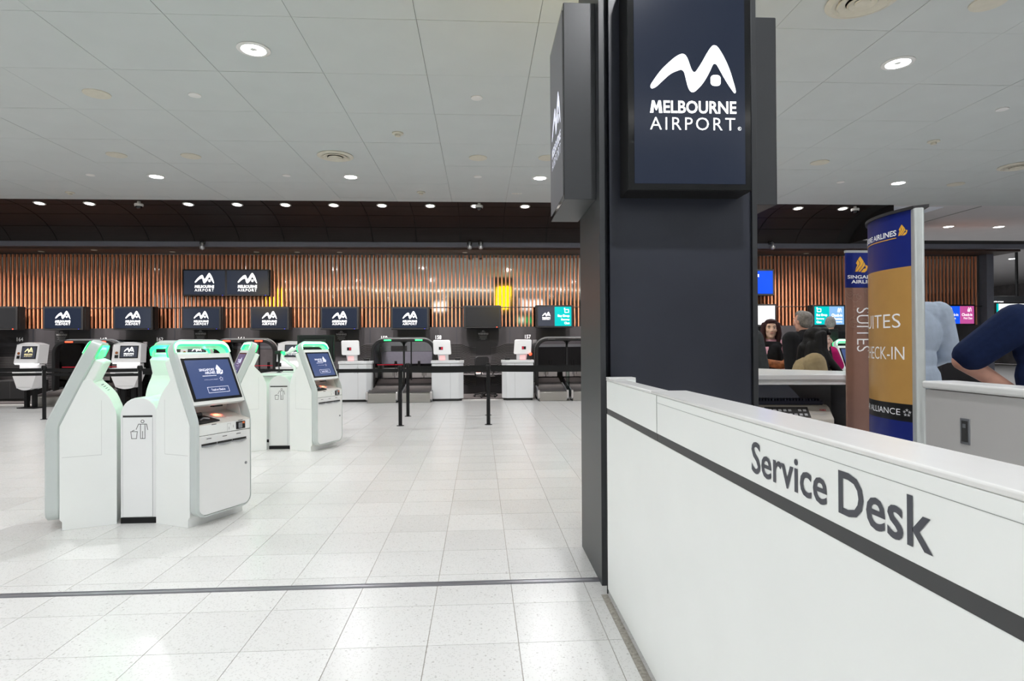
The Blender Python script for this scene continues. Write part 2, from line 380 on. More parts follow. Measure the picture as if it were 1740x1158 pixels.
ms = MB().box(-20, .66, 3.2765, 3.3235, -.01, .003); ms.box(-20, .66, 3.280, 3.284, .003, .006).box(-20, .66, 3.316, 3.320, .003, .006)
tag(ms.build('expansion_strip', 'steel_strip', floor), 'brushed metal expansion strip across the floor')
tag(box('edge_strip', 'edge_taupe', floor, .628, .662, -2, 3.10, -.003, .002), 'grey-brown strip along the foot of the desk')  # flat mottled strip, darker and browner than the tiles
tag(box('carpet', 'carpet_dark', floor, -18, 14.2, 14.27, 15.75, -.01, .012), 'dark carpet strip behind the check-in counters')
# ---- ceiling: 1.2 m panels with open joints
ceil = tag(MB().box(-20, 30, -12, 2.26, CEIL, CEIL + .15).box(-20, 30, 2.26, 13.35, CEIL + .012, CEIL + .15).box(-20, -17.4, 2.26, 13.35, CEIL, CEIL + .012)
           .build('ceiling', 'ceiling_white'), kind='structure')
ceil.data.materials.append(M['ceiling_gap'])
for p in ceil.data.polygons:
    if abs(p.center.z - CEIL - .012) < .001 and p.normal.z < -.5: p.material_index = 1
pan_me = {}
restc = MB()
for j in range(10):
    for i in range(-14, 26):
        x0, y0 = -.6 + 1.2 * i, 2.26 + 1.2 * j; y1 = min(y0 + 1.2, 13.35)
        q = [px_of((x, y, CEIL)) for x, y in ((x0, y0), (x0 + 1.2, y0), (x0 + 1.2, y1), (x0, y1))]
        seen = max(p[0] for p in q) > 0 and min(p[0] for p in q) < 1740 and max(p[1] for p in q) > 0 and q[2][1] > -50
        g = .0055
        if seen:
            k = round(y1 - y0, 3)
            if k not in pan_me:
                mb = MB().box(-.6 + g / 2, .6 - g / 2, -k / 2 + g / 2, k / 2 - g / 2, 0, .014); me = bpy.data.meshes.new('panel'); me.from_pydata(mb.v, [], mb.f); me.materials.append(M['ceiling_white']); pan_me[k] = me
            o = bpy.data.objects.new('panel', pan_me[k]); COL.objects.link(o); o.parent = ceil; o.location = (x0 + .6, (y0 + y1) / 2, CEIL + random.uniform(-.0012, .0012))
        else: restc.box(x0 + g / 2, x0 + 1.2 - g / 2, y0 + g / 2, y1 - g / 2, CEIL, CEIL + .014)
tag(restc.build('outer_panels', 'ceiling_white', ceil, smooth=0), kind='stuff')
side = tag(MB().box(9.62, 30, 13.35, 34, CEIL, CEIL + .15).build('ceiling_side', 'ceiling_side'), kind='structure')
lit = tag(MB().box(9.7, 10.95, 13.5, 15.0, CEIL - .012, CEIL).build('trim_1', 'painted_lit_white'), kind='structure')  # bluish-white panel; the brightness of a lit cove is painted into its colour
tag(MB().box(11.78, 11.80, 13.4, 20, CEIL - .012, CEIL).build('trim_2', 'seam'), kind='structure')
# ---- dark curved soffit over the counters
def soff(t, off=0):
    a, b, c = (13.35, 4.49 + off * -1), (14.62, 4.47 - off), (15.0 - off, 3.87)
    return tuple((1 - t) ** 2 * a[i] + 2 * t * (1 - t) * b[i] + t * t * c[i] for i in (0, 1))
XS = [at(527, 343, 13.35).x + 1.078 * k for k in range(-14, 13)]
sroot = tag(MB().loft([[(-18, *soff(t, -.03)) for t in np.linspace(0, 1, 17)], [(9.62, *soff(t, -.03)) for t in np.linspace(0, 1, 17)]], close=False)
            .box(9.60, 9.62, 13.35, 15.0, 3.87, 4.6).build('soffit', 'soffit_seam'), kind='structure')
for r0, r1 in ((0, .16), (.16, .42), (.42, .70), (.70, 1.)):
    e = .004
    mb = MB(); ts = np.linspace(r0 + e, r1 - e, 7)
    w = 1.078 - .022
    ri = [[(x, *soff(t)) for t in ts] + [(x, *soff(t, -.02)) for t in ts[::-1]] for x in (-w / 2, w / 2)]
    mb.loft(ri); o0 = mb.build('panel', 'soffit_brown', sroot)
    for k, (a, b) in enumerate(zip(XS, XS[1:])):
        if b > 9.6: continue
        o = o0 if k == 0 else o0.copy()
        if k: COL.objects.link(o); o.parent = sroot
        o.location = ((a + b) / 2, 0, 0)
beam = tag(MB().box(-18, 30, 15.0, 15.14, 3.754, 3.87).build('beam', 'beam_grey', bevel=.006), kind='structure')
tag(MB().box(9.62, 30, 15.01, 15.2, 3.87, 3.96).build('trim_3', 'beam_dark'), kind='structure')
tag(MB().box(-18, 14.4, 15.14, 15.95, 3.70, 3.80).build('trim_4', 'soffit_low'), kind='structure')
# ---- back wall: black lower wall, mirror behind vertical copper slats
wall = tag(MB().box(-18, 13.85, 15.75, 16.1, -.01, 1.768).box(-18, 13.85, 16.0, 16.1, 1.768, 3.9).build('wall_back', 'wall_black'), kind='structure')
for k in range(16):
    x0 = -18 + 2.0 * k
    tag(MB().box(x0 + .004, min(x0 + 1.996, 13.84), 15.835, 15.99, 1.77, 3.69).build('mirror_panel', 'mirror_metal', wall), 'polished metal panel behind the slats')
sl = MB().box(-.0150, .0150, 0, .05, 1.770, 3.66).build('slat', 'copper_timber', wall, bevel=.004)
for k in range(295):
    o = sl if k == 0 else sl.copy()
    if k: COL.objects.link(o); o.parent = wall
    o.location = (-16.15 + .1015 * k, 15.75, 0)
for z in (2.285,):
    tag(box('rail', 'rail_dark', wall, -18, 13.84, 15.738, 15.75, z - .009, z + .009), 'thin dark rail across the slats')
tag(box('wall_end', 'beam_grey', None, 13.86, 14.06, 15.60, 16.1, 0, 3.75, .004), kind='structure')
bays = [-10.58, -7.10, -3.55, .10, 3.75, 7.4, 11.05]
for xb in bays:
    for s in (-1, 1):
        box('joint', 'groove', wall, xb + s * .70 - .006, xb + s * .70 + .006, 15.744, 15.752, 1.0, 1.768)
    lv = MB()
    for k in range(25):
        z = 1.325 - .041 * k
        for s in (-1, 1):
            pts = [(xb + s * 1.60, z), (xb + s * .60, z), (xb + s * .34, z - .10), (xb + s * .20, z - .10)]
            for (xa, za), (xc, zc) in zip(pts, pts[1:]):
                lv.hexa([(xa, 15.715, za), (xc, 15.715, zc), (xc, 15.752, zc), (xa, 15.752, za), (xa, 15.715, za + .007), (xc, 15.715, zc + .007), (xc, 15.752, zc + .007), (xa, 15.752, za + .007)])
    tag(lv.build('louvres', 'louvre_grey', wall), kind='stuff')
for n_, px_, py_ in (('164', 34, 577), ('163', 176, 577.5), ('162', 272, 577), ('161', 410, 576), ('159', 653, 574.5), ('158', 745, 573.5), ('157', 897, 572.5)):
    p = at(px_, py_, 15.746)
    tag(flat('bay_number', [T(n_, -.078, -.05, .156, .10, .015)], 'print_white', wall, p, (1, 0, 0), (0, 0, 1)), 'white number ' + n_)
tag(box('wall_far', 'beam_dark', None, -20, 30, 33.8, 34, 0, 4.6), kind='structure')
tag(box('blocker_wall_right', 'arch_grey', None, 30, 30.2, -8, 34, 0, 4.6), kind='structure')  # dark wall added to block ambient light from the right
tag(box('blocker_wall_left', 'arch_grey', None, -20.2, -20, -6, 16, 0, 4.6), kind='structure')  # added where the hall runs on, to darken what the polished panels reflect
tag(box('wall_rear', 'arch_grey', None, -20, 30, -12.2, -12, 0, 4.6), kind='structure')
# ---- pillar with cladding
pil = tag(MB().box(.685, 1.545, 3.32, 3.82, 0, CEIL).build('pillar', 'groove'), kind='structure')
tag(MB().box(.655, .685, 3.215, 3.845, 0, CEIL).build('cladding_panel', 'charcoal', pil, bevel=.002), 'charcoal side panel of the pillar')
tag(MB().box(.722, 1.516, 3.27, 3.32, 0, CEIL).build('cladding_panel', 'navy_panel', pil, bevel=.002), 'blue-black front panel of the pillar')
tag(MB().box(1.545, 1.575, 3.30, 3.845, 0, CEIL).build('cladding_panel', 'charcoal', pil, bevel=.002))
tag(MB().box(.722, 1.516, 3.815, 3.845, 0, CEIL).build('cladding_panel', 'navy_panel', pil, bevel=.002))

# ================================================================== CEILING FITTINGS
def downlight(x, y, label, group='recessed downlights in the white ceiling', r=.125, power=P_DOWN, z=CEIL - .001, lens='lamp_lens', cone=150, tilt=0, wash=0):
    t = thing('downlight', (x, y, z), label, 'ceiling light', group)
    if tilt: t.rotation_euler = (tilt, 0, 0)
    MB().lathe([(r * .99, 0), (r * 1.36, 0), (r * 1.38, -.006), (r * 1.3, -.012), (r * 1.02, -.012), (r * .98, -.004)], n=28).build('trim_ring', 'fixture_white', t)
    MB().lathe([(.001, -.003), (r * .6, -.005), (r, -.006), (r * 1.0, -.001), (.001, -.0005)], n=28).build('lens', lens, t)
    ld = bpy.data.lights.new('lamp', 'SPOT'); ld.energy = power; ld.color = (.985, .985, 1) if lens == 'lamp_lens' else (1, .94, .88)
    ld.spot_size = math.radians(cone); ld.spot_blend = .55 if not wash else .8; ld.shadow_soft_size = .07
    lo = bpy.data.objects.new('lamp', ld); COL.objects.link(lo); lo.parent = t; lo.location = (0, 0, -.03); lo.rotation_euler = (wash, 0, 0)
    return t
dl = {(-2.40, 6.52): 'large bright round downlight, the one nearest overhead on the left of the pillar', (4.77, 6.53): 'large bright round downlight overhead to the right of the pillar',
      (-6.02, 11.5): 'bright round downlight in the far ceiling row, leftmost of the row', (-2.41, 11.4): 'bright round downlight in the far ceiling row, beside the round air diffuser',
      (1.17, 11.36): 'bright round downlight in the far ceiling row, next to the pillar screen', (8.37, 11.48): 'bright round downlight in the far ceiling row, above the curved banner'}
for (x, y), l in dl.items(): downlight(x, y, l, r=.125 if y < 9 else .115)
for x, y in ((-9.6, 6.52), (-6.0, 6.52), (1.18, 6.52), (8.4, 6.52), (4.77, 11.4), (-9.6, 11.45), (-13.2, 11.45), (12., 11.45), (-13.2, 6.52)) + tuple((xx, yy) for yy in (1.64, -3.24, -8.1) for xx in (-9.6, -6., -2.4, 1.18, 4.77, 8.4)):
    downlight(x, y, 'round recessed downlight in the white ceiling outside the picture', 'downlights outside the picture')
ords = ['leftmost of the row', 'second from the left', 'third from the left', 'fourth from the left', 'fifth from the left', 'sixth from the left', 'seventh from the left', 'eighth from the left', 'ninth from the left']
pxs = [67, 152, 320, 403, 485, 567, 649, 731, 808, 892]
for k, px_ in enumerate(pxs + [1356, 1432]):
    p = at(px_, 347.5 if px_ < 1000 else 352, 13.62)
    l = 'small warm downlight in the dark curved soffit, ' + (ords[k] if k < 9 else ['', 'the one beside the pillar on its left', 'the one just right of the pillar', 'next to the curved banner'][k - 8])
    downlight(p.x, 13.62, l, 'downlights in the dark soffit', r=.088, power=P_SOFFIT, z=soff(.11)[1] - .014, lens='lamp_warm', cone=64, tilt=-.12, wash=.68)
for px_ in (-20, -105, -190):
    p = at(px_, 347.5, 13.62); downlight(p.x, 13.62, 'small warm downlight in the dark soffit outside the picture', 'soffit downlights outside the picture', r=.088, power=P_SOFFIT, z=soff(.11)[1] - .014, lens='lamp_warm', cone=64, tilt=-.12, wash=.68)
for px_ in (1010, 1092, 1175, 1260, 1510, 1590):
    p = at(px_, 350, 13.62)
    if p.x < 9.4: downlight(p.x, 13.62, 'small warm downlight in the dark soffit hidden behind the pillar or banner', 'soffit downlights hidden from view', r=.088, power=P_SOFFIT, z=soff(.11)[1] - .014, lens='lamp_warm', cone=64, tilt=-.12, wash=.68)
for x, y, l in ((12.95, 15.8, 'warm downlight in the far right ceiling, the left of the two'), (14.4, 15.8, 'warm downlight in the far right ceiling, the right of the two'), (20.5, 21.9, 'bright downlight in the ceiling beyond the end of the slat wall'), (21.6, 28., 'distant small downlight beyond the end of the slat wall'), (17.2, 18.3, 'unseen downlight added beyond the end of the slat wall, hidden behind the beam')):  # the last, hidden lamp is added to brighten the dark far ceiling
    downlight(x, y, l, 'downlights in the far right ceiling', r=.12, power=P_DOWN, lens='lamp_warm' if y < 16 else 'lamp_lens')
def low_spot(px_, py_, Y, l, r=.05):
    p = at(px_, py_, Y); t = thing('soffit_light', (p.x, Y, 3.70), l, 'ceiling light', 'small fittings in the low brown soffit')
    MB().lathe([(r, 0), (r * 1.35, -.001), (r * 1.3, -.012), (r, -.012)], n=16).build('trim_ring', 'fixture_cream', t)
    MB().lathe([(.001, -.004), (r, -.006), (r, -.001)], n=16).build('lens', 'fixture_cream', t)
for px_, py_, Y, l in ((70, 429, 15.55, 'small round fitting in the low brown soffit, leftmost'), (160, 423, 15.3, 'small flat fitting in the low brown soffit above the second wall screen'), (293, 428, 15.55, 'round fitting in the low brown soffit left of the upper pair of screens'),
                       (436, 428, 15.55, 'round fitting in the low soffit over the right upper screen'), (505, 427, 15.55, 'oval fitting in the low soffit just right of the upper screens'), (577, 428, 15.55, 'round fitting in the low soffit above the fifth lower screen'),
                       (790, 427, 15.55, 'oval fitting in the low soffit below the pair of beam cameras'), (1370, 429, 15.55, 'oval fitting in the low soffit right of the pillar')):
    low_spot(px_, py_, Y, l)
def diffuser(x, y, l, r=.29):
    t = thing('air_diffuser', (x, y, CEIL), l, 'air vent', 'round air diffusers in the ceiling')
    MB().lathe([(r * .80, 0), (r, -.002), (r * 1.02, -.012), (r * .82, -.03), (r * .76, -.02)], n=36).build('outer_ring', 'fixture_cream', t)
    MB().lathe([(r * .5, -.002), (r * .70, -.03), (r * .66, -.042), (r * .46, -.02)], n=32).build('inner_ring', 'fixture_cream', t)
    MB().lathe([(r * .24, -.002), (r * .42, -.036), (r * .38, -.046), (r * .2, -.02)], n=28).build('inner_ring', 'fixture_cream', t)
    MB().lathe([(.001, -.03), (r * .2, -.04), (r * .22, -.03), (.001, -.01)], n=20).build('centre_cap', 'fixture_cream', t)
    MB().lathe([(.001, -.001), (r * .83, -.0015), (r * .83, -.001), (.001, -.0005)], n=28).build('dark_throat', 'fixture_dark', t)
diffuser(-2.40, 10.15, 'round stepped air diffuser in the ceiling above the kiosks'); diffuser(3.56, 5.33, 'large round air diffuser at the top edge right of the pillar', .31); diffuser(9.75, 10.3, 'round air diffuser at the right edge of the far ceiling')
def disc(x, y, l, r, name='speaker_cover', m='fixture_cream', cat='ceiling speaker', g='round speaker covers in the ceiling'):
    t = thing(name, (x, y, CEIL), l, cat, g)
    MB().lathe([(r * .9, 0), (r, -.001), (r * .98, -.012), (r * .88, -.013)], n=28).build('rim', m, t)
    MB().lathe([(.001, -.005), (r * .5, -.007), (r * .9, -.008), (r * .9, 0), (.001, 0)], n=28).build('grille', m, t)
for x, y, l in ((-5.99, 10.22, 'beige round speaker cover, left of the pair over the left kiosks'), (-4.80, 10.24, 'beige round speaker cover, right of the pair over the left kiosks'), (-.01, 10.16, 'beige round speaker cover left of the pillar screen'), (1.17, 10.12, 'beige round speaker cover half hidden by the pillar side screen'),
                (-4.78, 7.75, 'white round cover in the ceiling left of the big downlight'), (6.01, 10.21, 'beige round speaker cover just right of the pillar'), (9.61, 11.53, 'beige round speaker cover above the right end of the curved banner'), (4.77, 5.32, 'beige round cover at the top right corner of the ceiling')):
    disc(x, y, l, .155)
for x, y, l in ((-3.58, 7.74, 'small white disc in the ceiling below the big left downlight'), (-.02, 7.68, 'small white disc in the ceiling left of the pillar'), (-7.17, 11.43, 'tiny disc in the far ceiling left of the leftmost far downlight'), (-3.58, 11.34, 'tiny disc in the far ceiling below the air diffuser'), (-.016, 11.30, 'tiny disc in the far ceiling left of the pillar'),
                (7.16, 11.44, 'tiny disc in the far ceiling right of the pillar'), (7.15, 7.77, 'small disc in the ceiling at the upper right')):
    disc(x, y, l, .075, 'ceiling_disc', 'fixture_white', 'ceiling disc', 'small discs in the ceiling')
for x, y, l in ((-1.21, 9.02, 'cream smoke detector in the ceiling left of the pillar'), (7.20, 9.07, 'cream smoke detector in the ceiling right of the pillar'), (-8.4, 12.75, 'cream smoke detector near the dark soffit edge at far left'), (-1.2, 12.5, 'cream smoke detector near the dark soffit edge in the middle')):
    t = thing('smoke_detector', (x, y, CEIL), l, 'smoke detector', 'smoke detectors in the ceiling')
    MB().lathe([(.001, 0), (.085, 0), (.085, -.016), (.06, -.022), (.001, -.022)], n=20).build('base', 'fixture_cream', t)
    MB().lathe([(.001, -.02), (.042, -.02), (.040, -.052), (.001, -.058)], n=16).build('sensor', 'fixture_cream', t)
def dome_cam(px_, py_, Y, l):
    p = at(px_, py_, Y); z = soff((Y - 13.35) / 2.54)[1] - .03
    t = thing('dome_camera', (p.x, Y, z), l, 'camera', 'dome cameras under the dark soffit')
    MB().lathe([(.001, .03), (.035, .03), (.035, -.02), (.001, -.02)], n=14).build('stem', 'fixture_white', t)
    MB().lathe([(.001, -.02), (.085, -.02), (.092, -.04), (.085, -.075), (.001, -.075)], n=20).build('housing', 'fixture_white', t)
    MB().lathe([(.068, -.074), (.064, -.10), (.04, -.13), (.001, -.14)], n=18).build('dome', 'screen_glass', t)
dome_cam(236, 348, 13.5, 'white dome camera among the soffit downlights above the left kiosks'); dome_cam(814, 348, 13.45, 'white dome camera covering a soffit downlight left of the pillar'); dome_cam(1453, 356, 13.5, 'white dome camera beside the top of the curved banner')
def beam_cam(px_, py_, l, a=0):
    p = at(px_, py_, 14.98); t = thing('beam_camera', (p.x, 14.99, p.z), l, 'camera', 'cameras on the grey beam', a)
    MB().box(-.06, .06, -.05, .0, -.03, .05).build('bracket', 'black_plastic', t, bevel=.008)
    MB().tube([(0, -.05, .02), (0, -.09, -.01), (0, -.09, -.09)], .03, 10).build('arm', 'steel_grey', t)
    MB().lathe([(.001, -.08), (.055, -.08), (.062, -.11), (.05, -.15), (.001, -.175)], cy=-.09, n=16).build('camera_head', 'steel_grey', t)
beam_cam(344, 414, 'black camera on the grey beam above the upper pair of screens', .3); beam_cam(798, 414, 'camera on the grey beam, left of the pair left of the pillar'); beam_cam(817, 414, 'camera on the grey beam, right of the pair left of the pillar'); beam_cam(1309, 414, 'black camera on the grey beam right of the pillar', .3)
t = thing('ceiling_tag', (.8, 12.56, CEIL), 'small faint orange-lettered sticker on the ceiling left of the pillar', 'sticker'); box('plate', 'fixture_white', t, -.11, .11, -.03, .03, -.003, 0); flat('lettering', [T('10 & 11', -.09, -.02, .18, .045)], 'banner_gold', t, (0, 0, -.0035), (1, 0, 0), (0, 1, 0))
# behind the viewpoint: the linear lamp and the yellow hanging signs the polished wall reflects
t = thing('linear_lamp', (0, -1.8, 4.36), 'long linear ceiling lamp behind the viewpoint', 'ceiling light')
box('housing', 'fixture_white', t, -14, 6.5, -.06, .06, .03, .13); box('diffuser', 'strip_lamp', t, -14, 6.5, -.05, .05, 0, .03)
for xx, yy, w_, l in ((.86, 3.93, .16, 'narrow yellow sign on the far side of the pillar, seen only reflected'), (1.22, 3.93, .46, 'wide yellow sign on the far side of the pillar, seen only reflected'), (-9.5, 3.4, .8, 'yellow lit sign left of the picture, reflected beside the upper screens')):
    t = thing('hanging_sign', (xx, yy, 2.93), l, 'sign', 'yellow signs seen only as reflections'); box('sign_panel', 'sign_yellow', t, -w_ / 2, w_ / 2, -.04, .04, 0, 1.05, .02); box('mount', 'black_plastic', t, -.03, .03, -.02, .02, 1.05, 1.558)

t = thing('exit_sign', (2.75, -8, 2.75), 'green and white lit exit sign behind the viewpoint, seen only reflected', 'sign')
box('sign_box', 'fixture_white', t, -.85, .85, -.06, 0, 0, .36, .01); box('green_face', 'exit_green', t, -.82, .82, 0, .006, .03, .33); box('white_face', 'strip_lamp_soft', t, -.15, .15, .006, .010, .05, .31); MB().tube([(0, -.03, .36), (0, -.03, 1.74)], .02).build('hanger', 'black_plastic', t)
for xx, w_, l in ((3.55, 1.7, 'wide white lit light box behind the viewpoint, seen only reflected'), (-2.75, .9, 'narrow white lit light box behind the viewpoint, seen only reflected')):
    t = thing('light_box', (xx, -9, 3.55), l, 'light box', 'white light boxes behind the viewpoint'); MB().box(-w_ / 2, w_ / 2, -.12, 0, 0, .72).build('housing', 'fixture_white', t, bevel=.03); box('lit_face', 'strip_lamp_soft', t, -w_ / 2 + .03, w_ / 2 - .03, 0, .01, .03, .69); box('mount', 'black_plastic', t, -.04, .04, -.09, -.03, .72, .94)
# ================================================================== SCREENS
# ---- three portrait screens on the pillar
t = thing('pillar_screen', (1.114, 3.27, 2.12), 'large portrait screen on the front of the black pillar with white airport logo', 'screen', 'portrait screens on the pillar')
MB().box(-.332, .332, -.178, 0, 0, 1.16).build('casing', 'black_matte', t, bevel=.003)
MB().box(-.329, .329, -.1805, -.178, .004, 1.156).build('bezel', 'screen_glass', t, bevel=.001)
d_ = box('display', 'display_pillar', t, -.297, .297, -.183, -.1805, .035, 1.125)
flat('logo', airport_logo(.464), 'screen_print', d_, (.018, -.1838, .318), (1, 0, 0), (0, 0, 1))
flat('registered_mark', [T('R', .245, .006, .008, .010)] + [LINE([(.249 + .009 * math.cos(a), .011 + .009 * math.sin(a)) for a in np.linspace(0, 2 * PI, 13)], .0015)], 'screen_print', d_, (.018, -.1838, .318), (1, 0, 0), (0, 0, 1))
t = thing('pillar_screen', (.655, 3.61, 2.12), 'portrait screen on the left side of the pillar, seen almost edge on', 'screen', 'portrait screens on the pillar')
MB().box(-.178, 0, -.31, .31, 0, 1.10).build('casing', 'charcoal', t, bevel=.003)
MB().box(-.1805, -.178, -.308, .308, .003, 1.097).build('bezel', 'screen_glass', t)
box('display', 'display_side', t, -.183, -.1805, -.283, .283, .03, 1.07)
flat('logo', airport_logo(.40), 'screen_print_soft', t, (-.1838, -.0, .30), (0, -1, 0), (0, 0, 1))
t = thing('pillar_screen', (1.575, 3.69, 2.12), 'portrait screen casing on the right side of the pillar, seen from its end', 'screen', 'portrait screens on the pillar')
MB().box(0, .165, -.29, .31, 0, 1.10).build('casing', 'charcoal', t, bevel=.003)
MB().box(.165, .1675, -.288, .308, .003, 1.097).build('bezel', 'screen_glass', t)
box('display', 'display_grey', t, .1675, .170, -.26, .28, .03, 1.07)

YS = 15.3
def wall_screen(px_, py_, w, h, label, content, group='screens over the check-in counters', depth=.25, border=.042, Y=None):
    Y = Y or YS; p = at(px_, py_, Y); t = thing('wall_screen', (p.x, Y, p.z), label, 'screen', group)
    MB().box(-w / 2 - border, w / 2 + border, .0, .07, -h / 2 - border, h / 2 + border).build('casing', 'black_matte', t, bevel=.004)
    MB().box(-w / 2 - border - .01, w / 2 + border + .01, .07, depth, -h / 2 - border, h / 2 + border).build('back_box', 'black_matte', t)
    if depth > .2: MB().box(-.12, .12, depth, .45, -h / 2 + .02, -h / 2 + .10).build('wall_bracket', 'black_plastic', t)
    content(t, w, h); return t
def P(t, y=-.008): return dict(O=(0, y, 0), xd=(1, 0, 0), yd=(0, 0, 1))
def c_logo(disp='display_navy', lw=.36, dx=0, dy=-.02):
    def f(t, w, h):
        d_ = box('display', disp, t, -w / 2, w / 2, -.006, 0, -h / 2, h / 2)
        flat('logo', [SC(g, 1, dx, -.43 * lw + dy) for g in airport_logo(lw)], 'screen_print', d_, **P(t))
        MB().box(w / 2 - .07, w / 2 - .05, -.008, -.004, -h / 2 - .03, -h / 2 - .015).build('power_light', 'led_blue', t)
    return f
def c_blank(t, w, h):
    box('display', 'display_grey', t, -w / 2, w / 2, -.006, 0, -h / 2, h / 2)
    MB().box(w / 2 - .07, w / 2 - .05, -.008, -.004, -h / 2 - .03, -h / 2 - .015).build('power_light', 'led_red', t)
def bag_icon(x, y, s): return [LINE([(x, y), (x + s, y), (x + s, y + s * .75), (x, y + s * .75), (x, y)], s * .12), LINE([(x - s * .1, y + s * .75), (x - s * .1, y + s * 1.1), (x + s * .1, y + s * 1.1)], s * .1)]
def people_icon(x, y, s):
    g = []
    for dx in (0, .45 * s):
        g += [LINE([(x + dx, y + .1 * s), (x + dx + .1 * s, y + .8 * s), (x + dx + .25 * s, y + .95 * s), (x + dx + .4 * s, y + .6 * s), (x + dx + .42 * s, y)], s * .09)]
    return g + [LINE([(x, y), (x + .4 * s, y), (x + .4 * s, y + .4 * s), (x, y + .4 * s), (x, y)], s * .09)]
def c_split(left, lm, right, rm):
    def f(t, w, h):
        for s, mm in ((-1, lm), (1, rm)): box('display', mm, t, (-w / 2 if s < 0 else 0), (0 if s < 0 else w / 2), -.006, 0, -h / 2, h / 2)
        for s, c in ((-1, left), (1, right)):
            if c == 'logo': flat('logo', [SC(g, 1, -w / 4, -.09) for g in airport_logo(.21)], 'screen_print', t, **P(t)); continue
            g = []; icon, lines = c; sy = .03
            ix = -w / 2 + .07 if s < 0 else w / 2 - .07 - .10
            g += bag_icon(ix, .1, .10) if icon == 'bag' else people_icon(ix, .09, .11)
            for k, (tx, wd) in enumerate(lines):
                hh = .075 if k == 0 else .058; yy = -.03 - k * .085
                g.append(T(tx, -w / 2 + .05 if s < 0 else w / 2 - .05 - wd, yy, wd, hh, .018 if k == 0 else .006))
            flat('lettering', g, 'screen_print', t, **P(t))
    return f
WN = ['first', 'second', 'third', 'fourth', 'fifth', 'sixth']
for k, px_ in enumerate((107, 226, 342, 458, 577, 696.5)):
    wall_screen(px_, 541.0 - .004 * k, .865, .495, WN[k] + ' screen from the left in the lower row, white airport logo on dark blue', c_logo(), 'logo screens over the check-in counters')
wall_screen(-5, 541, .865, .495, 'dark screen cut by the left edge, left of the first logo screen', c_blank, 'screens over the check-in counters')
wall_screen(819.5, 538.5, .865, .495, 'unlit blank screen over the counters between two lit screens', c_blank)
wall_screen(942.5, 538, .865, .495, 'screen next to the pillar with a teal bag drop half', c_split('logo', 'display_slate', ('bag', [('Bag Drop', .30), ('Economy', .21), ('Class', .13)]), 'display_teal'))
for px_, l in ((347.5, 'left screen of the upper pair with white airport logo on dark blue'), (420.5, 'right screen of the upper pair with white airport logo on dark blue')):
    wall_screen(px_, 480.5, 1.02, .61, l, c_logo('display_navy', .485, 0, -.02), 'pair of upper wall screens', .10, .033, 15.64)
def c_white(t, w, h):
    box('display', 'display_white', t, -w / 2, w / 2, -.006, 0, -h / 2, h / 2)
    flat('markings', [RECT(-.16 + .12 * i, .02 - .13 * j, .035, .05) for i in range(3) for j in range(2)], 'print_grey', t, **P(t))
def c_royal(t, w, h):
    box('display', 'display_royal', t, -w / 2, w / 2, -.006, 0, -h / 2, h / 2); flat('lettering', [T('ME', -.03, h / 2 - .16, .09, .07, .03)], 'screen_print', t, **P(t))
wall_screen(1286, 536, .97, .50, 'bright white screen half hidden by the right edge of the pillar', c_white)
wall_screen(1286, 480, .85, .60, 'royal blue screen above the white one, half hidden by the pillar', c_royal)
wall_screen(1409, 536.5, .80, .48, 'screen with teal bag drop and light blue check-in halves', c_split(('bag', [('Bag Drop', .29), ('Economy', .21), ('Class', .13)]), 'display_teal', ('p', [('Check-in', .29), ('Premium', .22), ('Economy', .21)]), 'display_light_blue'))
wall_screen(1631, 535.5, .78, .47, 'screen with blue business and pink first class check-in halves', c_split(('p', [('Check-in', .29), ('Business', .22), ('Class', .13)]), 'display_blue', ('p', [('Check-in', .29), ('First Class', .24)]), 'display_pink'))
YSold = YS; YS = 17.0
def c_farwhite(t, w, h):
    box('display', 'display_white', t, -w / 2 + .06, w / 2, -.006, 0, -h / 2, h / 2); box('display', 'display_teal', t, -w / 2, -w / 2 + .06, -.006, 0, -h / 2, h / 2)
    flat('markings', [RECT(-.2, .1, .5, .03)], 'print_grey', t, **P(t))
wall_screen(1726, 534, 1.2, .62, 'white screen with a green edge beyond the end of the slat wall', c_farwhite)
t = thing('departures_sign', at(1731, 514, 20), 'dark hanging departures sign beyond the end of the slat wall', 'sign')
MB().box(-3.0, 2.5, 0, .15, -.20, .22).build('sign_box', 'charcoal', t, bevel=.01)
flat('lettering', [T('International Departures', -2.02, -.06, 1.46, .13, .02)], 'screen_print', t, (0, -.003, 0), (1, 0, 0), (0, 0, 1))
MB().tube([(0, .07, .22), (0, .07, 1.85)], .045).build('hanger', 'black_plastic', t)
# ---- warning plaques on the black wall
for px_, py_, l in ((105, 570, 'dark warning plaque on the wall below the first screen'), (341, 568, 'dark warning plaque on the wall behind the front kiosks'), (580, 569, 'dark warning plaque below the fifth lower screen'), (821, 568, 'dark warning plaque below the unlit screen')):
    p = at(px_, py_ + 2.5, 15.745); t = thing('warning_plaque', (p.x, 15.75, p.z), l, 'sign', 'warning plaques on the black wall')
    box('plate', 'plaque', t, -.17, .17, -.014, 0, -.15, .15, .003)
    g = [LINE([(.028 * math.cos(a), .115 + .016 * math.sin(a)) for a in np.linspace(0, 2 * PI, 9)], .008), LINE([(-.07, .088), (.07, .088)], .006)]
    g += [LINE([(-w_, y), (w_, y)], .006) for y, w_ in ((-.01, .11), (-.04, .09), (-.07, .10), (-.10, .06))]
    flat('small_print', g, 'print_grey', t, (0, -.0155, 0), (1, 0, 0), (0, 0, 1))
    flat('lettering', [T('WARNING!', -.135, .02, .27, .05, .04)], 'print_grey', t, (0, -.0155, 0), (1, 0, 0), (0, 0, 1))

